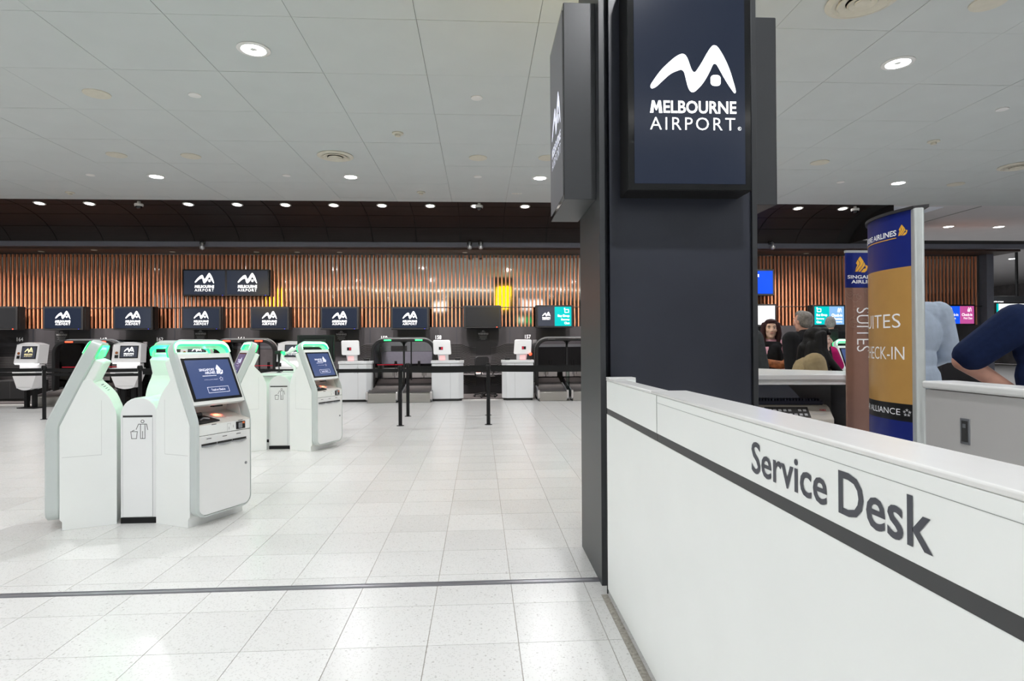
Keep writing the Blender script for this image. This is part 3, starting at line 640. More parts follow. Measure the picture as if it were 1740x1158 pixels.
# ================================================================== SERVICE DESK
t = thing('service_desk', (.665, 3.11, 0), 'white service desk with a black band and large lettering, running beside the pillar', 'desk')
dy = lambda y: y - 3.11
MB().box(0, .10, dy(.25), dy(3.11), .025, .945).build('lower_panel', 'white_panel', t, bevel=.002)
for a, b in ((2.222, 3.108), (.25, 2.218)):
    MB().box(.002, .075, dy(a), dy(b), .945, .975).build('black_band', 'desk_band', t)
    MB().box(0, .074, dy(a), dy(b), .975, 1.118).build('upper_panel', 'white_panel', t, bevel=.0015)
box('kick_plate', 'black_matte', t, .02, .09, dy(.25), dy(3.10), 0, .025)
MB().box(-.003, .072, dy(2.29), dy(3.11), 1.1185, 1.1305).build('top_cap', 'white_edge', t, bevel=.004)
MB().box(-.003, .14, dy(.25), dy(2.29), 1.1185, 1.1305).build('top_cap', 'white_edge', t, bevel=.004)
MB().box(-.003, .135, dy(3.03), dy(3.11), 1.1305, 1.139).build('end_block', 'white_edge', t, bevel=.002)
MB().box(.074, .135, dy(3.03), dy(3.11), .02, 1.1305).build('end_block', 'white_panel', t)
MB().box(.074, .135, dy(.25), dy(2.29), .02, 1.1185).build('inner_wall', 'white_panel', t)
MB().box(.09, .13, dy(2.29), dy(3.02), .02, 1.05).build('inner_wall', 'white_panel', t)
box('panel_seam', 'seam', t, -.0008, .003, dy(2.2185), dy(2.2215), .975, 1.118)
box('panel_seam', 'seam', t, -.0008, .003, dy(.25), dy(2.218), 1.0765 + .014, 1.0775 + .014)
flat('lettering', [T('Service', 0, 0, .318, .077, .012), T('Desk', .355, 0, .232, .080, .012)], 'desk_letters', t, (-.0012, dy(1.432), .9985), (0, -1, 0), (0, 0, 1))
MB().tube([(.0, dy(3.115), .0), (.0, dy(3.115), 1.11)], .004, 6).build('edge_gasket', 'black_plastic', t)
# ---- back partition of the enclosure
t = thing('partition', (2.075, 0, 0), 'pale grey-white partition with a rounded top and a dark recessed handle, under the men', 'partition')
MB().box(0, .10, .6, 2.68, .02, 1.095).build('panel', 'panel_inner', t, bevel=.003)
MB().box(-.012, .15, .6, 2.69, 1.098, 1.133).build('top_cap', 'white_edge', t, bevel=.010, seg=3)
box('plinth', 'black_matte', t, .01, .09, .62, 2.66, 0, .02)
h_ = MB().box(-.004, .002, 2.425, 2.475, .875, .985); h_.build('handle_plate', 'steel_grey', t, bevel=.001)
MB().box(-.006, -.0035, 2.434, 2.466, .885, .975).build('handle_recess', 'dark_slot', t)
MB().box(-.008, -.0055, 2.442, 2.458, .945, .962).build('latch', 'steel_grey', t)
# ---- back counter with the open shelf
t = thing('back_counter', (0, 0, 0), 'white counter with a printer in its open shelf, between the pillar and the banners', 'counter')
MB().prism([(1.64, 3.95), (2.72, 3.80), (2.76, 4.20), (2.29, 4.86), (1.66, 4.90)], 1.062, 1.10, XY).build('countertop', 'white_gloss', t, bevel=.007)
MB().prism([(1.645, 3.965), (2.71, 3.815), (2.715, 3.85), (1.645, 4.0)], 1.03, 1.062, XY).build('top_rail', 'white_gloss', t, bevel=.002)
MB().prism([(1.65, 3.965), (1.875, 3.932), (1.90, 4.62), (1.66, 4.70)], 0, 1.03, XY).build('side_panel', 'white_panel', t, bevel=.002)
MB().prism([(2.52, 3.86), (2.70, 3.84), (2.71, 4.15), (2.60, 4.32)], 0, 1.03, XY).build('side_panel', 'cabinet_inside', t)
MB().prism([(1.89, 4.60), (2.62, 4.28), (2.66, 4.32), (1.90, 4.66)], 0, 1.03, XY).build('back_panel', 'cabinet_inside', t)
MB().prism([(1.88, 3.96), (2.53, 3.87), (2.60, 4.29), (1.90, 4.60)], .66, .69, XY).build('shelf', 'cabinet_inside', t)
MB().prism([(1.88, 3.96), (2.53, 3.87), (2.53, 3.90), (1.88, 3.99)], 0, .66, XY).build('lower_panel', 'white_panel', t)
# ---- dot matrix printer in the shelf
t = thing('printer', (2.17, 3.98, .691), 'beige printer with a dark button panel inside the shelf of the white counter', 'printer', rz=math.radians(-7))
prof = [(0, 0), (0, .10), (.07, .172), (.11, .185), (.30, .185), (.32, .10), (.32, 0)]
MB().prism(prof, -.245, .245, YZ).build('body', 'printer_beige', t, bevel=.008)
MB().hexa([(-.20, -.0005, .108), (.09, -.0005, .108), (.09, .064, .1725), (-.20, .064, .1725), (-.20, -.004, .110), (.09, -.004, .110), (.09, .061, .175), (-.20, .061, .175)]).build('button_panel', 'printer_panel', t)
bt = MB()
for i in range(8):
    for j in range(2):
        if (i, j) in ((5, 1),): continue
        x = -.18 + .033 * i; y, z = .008 + .026 * j, .121 + .0265 * j
        bt.hexa([(x, y - .004, z), (x + .02, y - .004, z), (x + .02, y + .008, z + .012), (x, y + .008, z + .012), (x, y - .006, z + .002), (x + .02, y - .006, z + .002), (x + .02, y + .006, z + .014), (x, y + .006, z + .014)])
bt.build('buttons', 'print_grey', t)
flat('brand_mark', [T('OKI', .165, .06, .04, .014, .03)], 'tile_red', t, (0, -.0045 - .0, .108), (1, 0, 0), (0, .70, .72))
flat('model_print', [LINE([(.11, .035), (.20, .035)], .004), LINE([(.155, .02), (.20, .02)], .003)], 'print_grey', t, (0, -.0045, .108), (1, 0, 0), (0, .70, .72))
MB().box(-.225, .215, .10, .20, .185, .215).build('tractor_cover', 'printer_navy', t, bevel=.006)
rb = MB()
for i in range(20): rb.box(-.215 + .021 * i, -.205 + .021 * i, .098, .19, .214, .228)
rb.build('cover_ribs', 'printer_navy', t)
sh = MB().loft([[(-.21, y, z), (.05 + .07 * (1 - (z - .2) / .12), y, z), (.05 + .07 * (1 - (z - .2) / .12), y + .002, z), (-.21, y + .002, z)] for y, z in ((.21, .20), (.235, .24), (.27, .28), (.31, .31))])
sh.build('paper_sheet', 'paper_blue', t)
# ================================================================== BANNERS
NB, FB = Vector((2.190, 2.90)), Vector((2.415, 3.50))
chd = (FB - NB); cl_ = chd.length; cdir = chd / cl_; bul = Vector((-cdir.y, cdir.x))
def barc(v, off=0.):                        # v 0..1 from near post to far post
    p = NB + cdir * (v * cl_) + bul * (.115 * (1 - (2 * v - 1) ** 2) + off); return p
t = thing('curved_banner', (2.27, 3.2, 0), 'tall curved banner stand in blue and gold with suites check-in lettering', 'banner')
BZ = ((1.985, 1.70, 'banner_blue', 'top_panel'), (1.70, .995, 'banner_gold', 'middle_panel'), (.995, .905, 'banner_black', 'black_panel'), (.905, .12, 'banner_blue', 'bottom_panel'))
loc_ = lambda p, z: (p.x - 2.27, p.y - 3.2, z)
for z1, z0, m_, nm in BZ:
    MB().loft([[loc_(barc(v), z0), loc_(barc(v), z1), loc_(barc(v, -.006), z1), loc_(barc(v, -.006), z0)] for v in np.linspace(0.0, 1, 25)]).build(nm, m_, t)
MB().prism([tuple(loc_(barc(v, .012), 0)[:2]) for v in np.linspace(-.02, 1.02, 25)] + [tuple(loc_(NB + cdir * (v * cl_) - bul * .06, 0)[:2]) for v in (1.03, -.05)], 1.985, 2.0, XY).build('top_plate', 'beam_dark', t)
MB().prism([tuple(loc_(barc(v, .02), 0)[:2]) for v in np.linspace(-.02, 1.02, 25)] + [tuple(loc_(NB + cdir * (v * cl_) - bul * .16, 0)[:2]) for v in (1.03, -.05)], 0, .12, XY).build('base', 'beam_dark', t)
for q, nm in ((NB, 'post'), (FB, 'post')):
    s_ = -1 if q is NB else 1
    MB().prism([tuple(loc_(q + cdir * a * s_ + bul * b, 0)[:2]) for a, b in ((-.012, .008), (.030, .004), (.036, -.006), (.036, -.032), (.026, -.040), (-.012, -.040))], .12, 1.985, XY).build(nm, 'aluminium', t, bevel=.004)
def bent(name, geos, m_, z):               # x along the arc (metres from the far post towards the near post)
    mb = MB()
    for v, f in geos:
        # cut finely enough for the curve: letters are narrow, so mapping the vertices is enough
        mb.add([loc_(barc(1 - a / cl_, .0015), z + b) for a, b in v], f)
    return mb.build(name, m_, t, smooth=0)
bent('airline_lettering', [T('SINGAPORE AIRLINES', .13, 0, .43, .030, .02)], 'print_white', 1.868)
bent('underline', [RECT(.13 + .43 * i / 12, -.014, .43 / 12, .004) for i in range(12)], 'bird_gold', 1.868)
bent('bird_emblem', [SC(b, .062, .568, -.010) for b in BIRD], 'bird_gold', 1.868)
bent('suites_lettering', [T('SUITES', .200, 0, .378, .074, -.006)], 'print_white', 1.388)
bent('checkin_lettering', [T('CHECK-IN', .222, 0, .374, .068, -.006)], 'print_white', 1.222)
bent('alliance_lettering', [T('STAR ALLIANCE', .172, 0, .40, .032, -.004)], 'print_white', .935)
bent('star_emblem', [SC(g, 1, .606, .016) for g in star_ring(.022)], 'print_grey', .935)
t = thing('flat_banner', (at(1438, 580, 3.62).x + .142, 3.62, 0), 'flat brown banner with a blue bird-logo head, behind the curved banner', 'banner')
MB().box(-.14, .14, 0, .012, .05, 1.655).build('lower_sheet', 'banner_brown', t)
MB().box(-.14, .14, -.001, .012, 1.656, 1.875).build('head_sheet', 'banner_blue', t)
MB().box(-.142, .142, -.002, .016, 1.875, 1.89).build('top_rail', 'aluminium', t); MB().box(-.17, .17, -.06, .10, 0, .05).build('base', 'aluminium', t, bevel=.01)
flat('bird_emblem', [SC(b, .108, -.085, 1.745) for b in BIRD], 'bird_gold', t, (0, -.0025, 0), (1, 0, 0), (0, 0, 1))
flat('airline_lettering', [T('SINGAPORE', -.132, 1.712, .228, .022, .02), T('AIRLINES', -.108, 1.682, .182, .022, .02)], 'print_white', t, (0, -.0025, 0), (1, 0, 0), (0, 0, 1))
flat('suites_lettering', [T('SUITES', 0, 0, .275, .085, -.008)], 'print_white', t, (-.075, -.0025, 1.53), (0, 0, -1), (1, 0, 0))
sw = []
for k in range(16):
    cx, cz = random.uniform(-.12, .12), random.uniform(1.40, 1.64); r = random.uniform(.015, .045)
    if abs(cx) + r > .138: r = .138 - abs(cx)
    sw.append(LINE([(cx + r * (1 - .5 * a / 6) * math.cos(a + k), min(cz + r * (1 - .5 * a / 6) * math.sin(a + k), 1.65)) for a in np.linspace(0, 5.4, 16)], .0035))
flat('leaf_pattern', sw, 'banner_brown_line', t, (0, -.0015, 0), (1, 0, 0), (0, 0, 1))

# ================================================================== SELF CHECK-IN KIOSKS
KA = math.atan2(.4054, .9141); KR, KV, KS = .25, .695, .66
KT = KR * math.tan(KA / 2); KL = KV + KS                   # KL: length of the front profile
def kpos(s):
    if s <= KV - KT: return (.10, .07 + s), (1., 0.)
    if s >= KV + KT:
        q = s - KV; return (.10 - .4054 * q, .07 + KV + .9141 * q), (.9141, .4054)
    a = KA * (s - (KV - KT)) / (2 * KT); return (.10 - KR * (1 - math.cos(a)), .07 + KV - KT + KR * math.sin(a)), (math.cos(a), math.sin(a))
def kp(u, s, tt): (d, z), (nd, nz) = kpos(s); return (d - tt * nd, u, z - tt * nz)
def kbox(mb, u0, u1, s0, s1, t0, t1):
    return mb.hexa([kp(u0, s0, t0), kp(u1, s0, t0), kp(u1, s0, t1), kp(u0, s0, t1), kp(u0, s1, t0), kp(u1, s1, t0), kp(u1, s1, t1), kp(u0, s1, t1)])
def kloop(hw, s0, s1, rb, rt, ns=34, n=6):
    p = arc(hw - rb, s0 + rb, rb, -PI / 2, 0, n)[:-1] + [(hw, s0 + rb + (s1 - rt - s0 - rb) * i / ns) for i in range(ns)] + arc(hw - rt, s1 - rt, rt, 0, PI / 2, n)
    return p + [(-u, s) for u, s in reversed(p)]
KFONT = dict(xd=(0, 1, 0), yd=(-.4054, 0, .9141))
def make_kiosk(label):
    t = thing('check_in_kiosk', (0, 0, 0), label, 'kiosk')
    out, inn = kloop(.25, 0, KL, .075, .10), kloop(.236, .014, KL - .046, .063, .062)
    n = len(out); TH = .085
    mb = MB(); ch = .012
    out2 = [(u * (1 - ch / .25), s + (ch if s < .2 else -ch if s > KL - .12 else 0) * (1 if abs(u) < .24 else .4)) for u, s in out]
    mb.loft([[kp(u, s, 0) for u, s in inn], [kp(u, s, 0) for u, s in out2], [kp(u, s, ch * .9) for u, s in out], [kp(u, s, TH - ch) for u, s in out], [kp(u, s, TH) for u, s in out2], [kp(u, s, TH) for u, s in inn], [kp(u, s, 0) for u, s in inn]], caps=False)
    mb.build('frame', 'kiosk_grey', t, smooth=40)
    # body on the floor: side profile extruded
    bp = [(0, 0), (0, .76), (-.147, 1.06)] + smooth_loop([(-.147, 1.06), (-.20, 1.035), (-.274, .952), (-.31, .871), (-.328, .782), (-.328, .40), (-.328, 0), (0, 0), (0, .76)], 3)[1:13] + [(-.328, .78), (-.328, 0)]
    cp = [(.0, 0), (.0, .06), (.012, .075), (.012, .735), (-.175, .775), (-.175, .985), (-.10, .985), (-.15, 1.05)] + bp[3:-2] + [(-.328, .78), (-.328, 0)]
    MB().prism(cp, -.236, .236, lambda a, b, w: (a, w, b)).build('body', 'white_panel', t)
    sp = [(0, 0), (0, .06), (.0155, .078), (.0155, .742), (-.127, 1.07)] + bp[3:]
    for s_ in (-1, 1): MB().prism(sp, s_ * .2362, s_ * .246, lambda a, b, w: (a, w, b)).build('side_panel', 'white_panel', t, bevel=.002)
    # rear housing behind the screen
    hp = rrect(-.240, .240, KV + .22, KL - .121, .015)
    MB().prism(hp, TH, .145, kp).build('back_cover', 'white_panel', t, bevel=.012)
    vb = MB()
    for k in range(4): kbox(vb, -.11, .11, KV + .30 + k * .022, KV + .304 + k * .022, .1445, .147)
    for k in range(4): vb.hexa([(-.208 - .012 * k + dx, y, 1.02 - .014 * k + dz) for dz in (0, .003) for dx, y in ((0, -.06), (0, .06), (-.01, .06), (-.01, -.06))])
    vb.build('vents', 'dark_slot', t)
    # screen panel with the glass
    kbox(MB(), -.236, .236, KV + .13, KL - .119, .006, .045).build('screen_panel', 'white_panel', t, bevel=.003)
    kbox(MB(), -.220, .220, KV + .158, KV + .502, .0015, .012).build('bezel', 'screen_glass', t, bevel=.002)
    d_ = kbox(MB(), -.197, .197, KV + .178, KV + .484, .0003, .004).build('display', 'display_kiosk', t)
    O = kp(0, KV + .33, -.001); st = dict(O=O, **KFONT)
    flat('airline_lettering', [T('SINGAPORE', -.098, .061, .135, .021, .015), T('AIRLINES', -.056, .036, .093, .021, .015), RECT(-.085, .020, .125, .004)] + [SC(b, .085, .045, .026) for b in BIRD], 'screen_print_soft', d_, **st)
    flat('alliance_lettering', [T('A STAR ALLIANCE MEMBER', -.08, -.013, .125, .008, .004)] + [SC(g, 1, .075, -.008) for g in star_ring(.020)], 'screen_print_dim', d_, **st)
    flat('button_print', [LINE([(-.075, -.115), (.115, -.115), (.115, -.070), (-.075, -.070), (-.075, -.115)], .0025), T('Touch to Check-in', -.045, -.101, .125, .018, .012)], 'screen_print_soft', d_, **st)
    # compartment: shelf, back and roof
    c = MB(); a0, a1 = kp(0, KV - .022, .004), (-.15, 0, .802)
    lip = kp(0, KV + .13, .05)
    c.prism([(a0[0], a0[2]), (a1[0], a1[2]), (a1[0], a1[2] + .10), (lip[0], lip[2]), (lip[0] - .02, lip[2] + .03), (a1[0] - .02, a1[2] + .12), (a1[0] - .02, a1[2] - .03), (a0[0] - .004, a0[2] - .02)], -.2355, .2355, lambda a, b, w: (a, w, b)).build('compartment', 'kiosk_inner', t)
    def shelf(u, f, up): return (a0[0] + (a1[0] - a0[0]) * f, u, a0[2] + (a1[2] - a0[2]) * f + up)
    c = MB(); c.hexa([shelf(-.225, .03, .002), shelf(-.03, .10, .002), shelf(-.06, .62, .002), shelf(-.225, .62, .002), shelf(-.225, .03, .012), shelf(-.03, .10, .012), shelf(-.06, .62, .012), shelf(-.225, .62, .012)])
    c.build('reader_tray', 'black_plastic', t, bevel=.002)
    MB().tube([shelf(-.21, .52, .03), shelf(-.11, .52, .03)], .018, 10).build('reader_roll', 'black_plastic', t)
    MB().tube([shelf(-.17, .25, .014), shelf(-.13, .33, .018), shelf(-.09, .25, .016)], .006, 8).build('finger_guide', 'steel_grey', t)
    flat('shelf_print', [T('Scan here', .06, .02, .09, .012, .004)], 'tile_red', t, shelf(0, .3, .0015), (0, 1, 0), (-.97, 0, .2))
    l = bpy.data.lights.new('scanner_light', 'SPOT'); l.energy = 2.6; l.color = (1, .12, .06); l.spot_size = math.radians(80); l.spot_blend = .8; l.shadow_soft_size = .02
    lo = bpy.data.objects.new('scanner_light', l); COL.objects.link(lo); lo.parent = t; lo.location = (-.065, .06, lip[2] - .024)
    MB().box(-.085, -.045, .02, .10, lip[2] - .018, lip[2] + .01).build('scanner', 'black_plastic', t)
    # lower front
    kbox(MB(), -.236, .236, .594, KV - .022, .005, .04).build('card_panel', 'white_panel', t, bevel=.003)
    dp = [(u, s) for u, s in kloop(.2345, .016, .590, .060, .004, 10)]
    dr_ = MB().prism(dp, .004, .05, kp).build('door', 'white_gloss', t, bevel=.003)
    kbox(MB(), -.2345, .2345, .590, .594, .012, .04).build('seam', 'dark_slot', t)
    mk = MB()
    for u, s in ((-.15, .565), (-.01, .565), (.12, .566), (-.105, .664), (.14, .666)): kbox(mk, u - .02, u + .02, s, s + .0045, .0025, .006)
    mk.build('slot_marks', 'dark_slot', t)
    for k in range(3):
        u0 = -.215 + .138 * k
        kbox(MB(), u0, u0 + .132, .520, .534, .001, .02).build('ticket_slot', 'dark_slot', dr_)
        g = MB(); rings = []
        for i in range(9):
            f = i / 8; b = math.sin(PI * f); u = u0 + .132 * f
            rings.append([kp(u, .521, .002), kp(u, .521, -.005 - .016 * b), kp(u, .514 - .004 * b, -.004 - .013 * b), kp(u, .511 - .006 * b, .002)])
        g.loft(rings).build('ticket_tray', 'steel_grey', dr_)
    cr_ = kbox(MB(), .098, .186, .601, .660, .001, .03).build('card_reader', 'black_plastic', t, bevel=.004)
    kbox(MB(), .115, .150, .608, .650, -.008, .004).build('card_mouth', 'steel_grey', cr_, bevel=.005)
    kbox(MB(), .155, .175, .640, .654, -.001, .003).build('reader_label', 'orange_item', cr_)
    flat('card_print', [LINE([(.015, .598), (.015, .655), (.045, .655), (.045, .64)], .0015), LINE([(.07, .62), (.07, .64)], .004), LINE([(.03, .61), (.03, .63)], .004)], 'seam', t, kp(0, 0, .0035), (0, 1, 0), (0, 0, 1))
    c0 = kp(.190, .33, .004)
    MB().loft([[(c0[0] + h, c0[1] + r * math.cos(a), c0[2] + r * math.sin(a)) for a in np.linspace(0, 2 * PI, 15)[:-1]] for h, r in ((0, .011), (.004, .011), (.005, .007))]).build('lock', 'steel_grey', dr_)
    box('panel_seam', 'seam_light', t, -.235, -.0, .2462, .2468, .520, .5225); box('panel_seam', 'seam_light', t, -.235, -.0, -.2468, -.2462, .520, .5225)
    box('panel_seam', 'seam_light', t, -.2355, -.234, .2462, .2468, .52, .92); box('panel_seam', 'seam_light', t, -.2355, -.234, -.2468, -.2462, .52, .92)
    # green light loop under the handle bar, front, inner side and back
    half = [(u, s) for u, s in inn if s > KL - .112]
    half = [(.236, KL - .112)] + [p for p in half if p[0] > 0] + [p for p in half if p[0] <= 0] + [(-.236, KL - .112)]
    def rim(o): return [(u * (1 + .42 * o / .236), s + (o if s > KL - .105 else 0)) for u, s in half]
    def ribbon(nm, o0, o1, tt, m_, th=.002):
        a, b = rim(o0), rim(o1)
        MB().loft([[kp(u, s, tt - th) for u, s in a], [kp(u, s, tt - th) for u, s in b], [kp(u, s, tt) for u, s in b], [kp(u, s, tt) for u, s in a], [kp(u, s, tt - th) for u, s in a]], close=False).build(nm, m_, t)
    ribbon('green_light', -.001, .030, -.0002, 'led_green'); ribbon('green_light_core', .004, .024, -.0024, 'led_core')
    a = rim(-.001)
    MB().loft([[kp(u, s, .004) for u, s in a], [kp(u, s, .032) for u, s in a]], close=False).build('green_light_inner', 'led_green', t)
    for u in (-.13, .13):                      # the light strip's own light on the housing behind it
        g = bpy.data.lights.new('strip_light', 'POINT'); g.energy = .75; g.color = (.10, 1, .42); g.shadow_soft_size = .012
        go = bpy.data.objects.new('strip_light', g); COL.objects.link(go); go.parent = t; go.location = kp(u, KL - .05, TH + .035)
    ribbon('green_light_rear', .000, .032, TH + .0022, 'led_green')
    ribbon('green_light_rear_core', .008, .022, TH + .0042, 'led_rear', .002)
    return t
k0 = make_kiosk('front right check-in kiosk of the near cluster, its blue touch screen facing the desk')
k0.location = (-1.999, 4.652, 0); k0.rotation_euler.z = math.radians(-25)
copy_tree(k0, (-3.085, 4.658, 0), math.radians(205), 'front left check-in kiosk of the near cluster, seen from its side')
copy_tree(k0, (-2.655, 5.63, 0), math.radians(95), 'rear check-in kiosk of the near cluster, its green-lit back towards the viewer')
copy_tree(k0, (-1.982, 7.722, 0), math.radians(-25), 'right check-in kiosk of the far cluster, with its blue screen in view')
copy_tree(k0, (-3.085, 7.70, 0), math.radians(212), 'left check-in kiosk of the far cluster, half hidden behind the near cluster')
copy_tree(k0, (5.80, 8.9, 0), math.radians(-82), 'green-lit check-in kiosk in the background behind the woman in the tan coat')
def bin_icon(s):
    L_ = lambda *p: LINE([(a * s, b * s) for a, b in p], .028 * s)
    hd = [(.62 + .075 * math.cos(a), .90 + .075 * math.sin(a)) for a in np.linspace(0, 2 * PI, 13)]
    return [L_(*hd), L_((.30, .48), (.42, .76), (.82, .76), (.88, .46)), L_((.52, .74), (.52, .02), (.62, .02), (.62, .40)), L_((.62, .40), (.62, .02), (.74, .02), (.74, .74)), L_((.04, .38), (.36, .38), (.32, .02), (.08, .02), (.04, .38)), L_((.10, .40), (.22, .46))]
def make_bin(label):
    t = thing('waste_bin', (0, 0, 0), label, 'bin')
    f = lambda u, v, w: (w, u, v)
    op = [(.133, .042)] + arc(0, .80, .133, 0, PI, 14) + [(-.133, .042)]
    MB().prism(op, -.40, 0, f).build('shell', 'white_gloss', t, bevel=.004)
    MB().prism([(.098, .048), (.098, .784), (-.115, .784), (-.115, .048)], -.01, .003, f).build('door', 'white_gloss', t, bevel=.0015)
    MB().box(-.02, .002, -.115, .098, .786, .800).build('slot', 'dark_slot', t)
    MB().box(.0005, .0012, -.1165, -.115, .045, .784).build('door_seam', 'seam', t); MB().box(.0005, .0012, .098, .0995, .045, .784).build('door_seam', 'seam', t)
    MB().box(-.38, .004, -.13, .13, 0, .040).build('plinth', 'black_matte', t)
    flat('bin_symbol', bin_icon(.145), 'dark_slot', t, (.0036, -.062, .625), (0, 1, 0), (0, 0, 1))
    return t
b0 = make_bin('waste bin between the two front kiosks of the near cluster, white with a bin symbol'); b0.location = (-2.532, 4.587, 0); b0.rotation_euler.z = -PI / 2
copy_tree(b0, (-2.535, 7.72, 0), -PI / 2, 'waste bin between the two kiosks of the far cluster, white with a bin symbol')
for x, y, w_ in ((-2.56, 5.15, 'near'),):
    t = thing('kiosk_core', (x, y, 0), 'dark post joining the kiosks at the centre of the %s cluster' % w_, 'kiosk base')
    MB().prism([(.24 * math.cos(a), .16 * math.sin(a)) for a in np.linspace(0, 2 * PI, 7)[:-1]], 0, .74, XY).build('post', 'black_matte', t)
    MB().prism([(.27 * math.cos(a), .18 * math.sin(a)) for a in np.linspace(0, 2 * PI, 7)[:-1]], .74, .76, XY).build('cap', 'white_panel', t)
# staff counter behind the far cluster: flat top, monitor on an arm, scanner
t = thing('staff_counter', (-2.53, 8.45, 0), 'white counter behind the far cluster with a flat green-lit top', 'counter')
MB().box(-.44, .42, -.20, .32, .04, .90).build('body', 'white_panel', t, bevel=.01)
MB().box(-.48, .46, -.24, .36, .90, .935).build('top', 'white_gloss', t, bevel=.01, seg=3); box('plinth', 'black_matte', t, -.42, .40, -.18, .30, 0, .04)
t = thing('monitor', (-2.36, 8.52, .936), 'dark monitor seen from behind on a white jointed arm above the far cluster', 'monitor')
MB().box(-.21, .31, .06, .085, .14, .52).build('panel', 'black_plastic', t, bevel=.004); MB().box(-.19, .29, .035, .06, .16, .50).build('back_shell', 'black_matte', t, bevel=.015)
MB().box(-.10, .20, .02, .04, .40, .46).build('vent_grille', 'dark_slot', t)
q = lambda px_, py_, yy: tuple(at(px_, py_, 8.52 + yy) - Vector((-2.36, 8.52, .936)))
MB().tube([q(501, 632.5, -.12), q(501, 626, -.12)], .02, 12).build('arm_base', 'white_panel', t)
for nm_, pp in (('lower_arm', [q(501, 627, -.12), q(500, 624, -.12), q(481, 610, -.10), q(479.5, 606, -.10), q(480, 601, -.09)]), ('upper_arm', [q(481, 602, -.08), q(489, 600, -.05), q(504, 592, .0), q(512, 590, .03)])):
    MB().tube(pp, .021, 10).build(nm_, 'white_panel', t)
MB().lathe([(.001, -.02), (.028, -.02), (.028, .025), (.001, .03)], *q(481, 601, -.085)[:2], z=q(481, 601, -.085)[2], n=14).build('joint', 'led_bright_green', t)
t = thing('scanner', (-2.78, 8.45, .936), 'black hand scanner on a thin stand on the far cluster counter', 'scanner')
MB().lathe([(.001, 0), (.035, 0), (.03, .008), (.008, .012), (.007, .10), (.001, .10)], n=14).build('stand', 'black_plastic', t)
MB().tube([(0, 0, .09), (0, 0, .20), (.005, -.02, .27)], [.011, .018, .020], 10).build('grip', 'black_plastic', t)
MB().box(-.035, .04, -.08, .035, .255, .305).build('scan_head', 'black_plastic', t, bevel=.012)
t = thing('scale_pad', (-2.62, 8.54, .936), 'flat pale pad lying on the far cluster counter', 'pad'); MB().box(-.12, .09, -.06, .1, 0, .02).build('plate', 'white_panel', t, bevel=.004); MB().box(-.10, .07, -.04, .08, .02, .022).build('mat', 'black_matte', t)

# ================================================================== BARRIER POSTS
def make_post(label):
    t = thing('barrier_post', (0, 0, 0), label, 'barrier post', 'belt barrier posts')
    MB().lathe([(.001, 0), (.030, 0), (.030, .90), (.001, .90)], n=18).build('pole', 'black_matte', t)
    MB().lathe([(.001, .895), (.037, .895), (.039, .905), (.039, .965), (.033, .975), (.001, .975)], n=18).build('belt_head', 'black_plastic', t)
    for a in range(4):
        c, s_ = math.cos(a * PI / 2), math.sin(a * PI / 2)
        MB().hexa([(c * r - s_ * w, s_ * r + c * w, z) for z in (.885, .955) for r, w in ((.036, -.014), (.043, -.014), (.043, .014), (.036, .014))]).build('belt_clip', 'black_matte', t)
    MB().lathe([(.001, 0), (.062, 0), (.058, .006), (.032, .008), (.001, .008)], n=20).build('floor_flange', 'black_matte', t)
    return t
pa = [((-1.288, 9.756), 'barrier post in front of the green-lit bag drop, the nearer of two'), ((.137, 9.756), 'barrier post beside the white counter left of the pillar, the nearer of two'),
      ((-1.316, 11.02), 'barrier post just behind the nearer one in front of the green-lit bag drop'), ((.152, 11.05), 'barrier post almost hidden behind the nearer one beside the white counter'),
      ((-7.86, 11.24), 'barrier post in front of the first white check-in terminal at far left'), ((-5.93, 10.78), 'barrier post behind the near left kiosk, in front of the second terminal')]
p0 = make_post(pa[0][1]); p0.location = (*pa[0][0], 0)
for xy, l in pa[1:]: copy_tree(p0, (*xy, 0), 0, l)
def belt(a, b, label, z=.895, h=.062):
    a, b = Vector((*a, 0)), Vector((*b, 0)); d = (b - a); n_ = Vector((-d.y, d.x, 0)).normalized() * .0012; u = d.normalized(); a1, b1 = a + u * .045, b - u * .045
    r = []
    for f in np.linspace(0, 1, 9):
        p = a1 + (b1 - a1) * f; zz = z - .012 * 4 * f * (1 - f); r.append([p - n_ + Vector((0, 0, zz - h / 2)), p + n_ + Vector((0, 0, zz - h / 2)), p + n_ + Vector((0, 0, zz + h / 2)), p - n_ + Vector((0, 0, zz + h / 2))])
    tag(MB().loft(r).build('barrier_belt', 'black_matte'), label, 'belt', 'barrier belts')
belt((-1.288, 9.756), (.137, 9.756), 'black belt of the near row between the two posts left of the pillar')
belt((.137, 9.756), (2.6, 9.756), 'black belt of the near row running behind the pillar'); belt((.152, 11.05), (2.9, 11.05), 'black belt of the back row running behind the pillar')
belt((-1.316, 11.02), (.152, 11.05), 'black belt of the back row left of the pillar')
belt((-5.93, 10.78), (-1.288, 9.756), 'long black belt passing behind both kiosk clusters'); belt((-5.93, 10.78), (-1.316, 11.02), 'black belt of the back row passing behind the kiosks', .845, .055)
belt((-7.86, 11.24), (-5.93, 10.78), 'black belt between the two left posts'); belt((-11.5, 11.6), (-7.86, 11.24), 'black belt leaving the picture at the left edge')
belt((-7.86, 11.24), (-5.93, 10.80), 'lower black belt between the two left posts', .815, .05); belt((-11.5, 11.62), (-7.86, 11.24), 'lower black belt leaving the picture at the left edge', .815, .05)

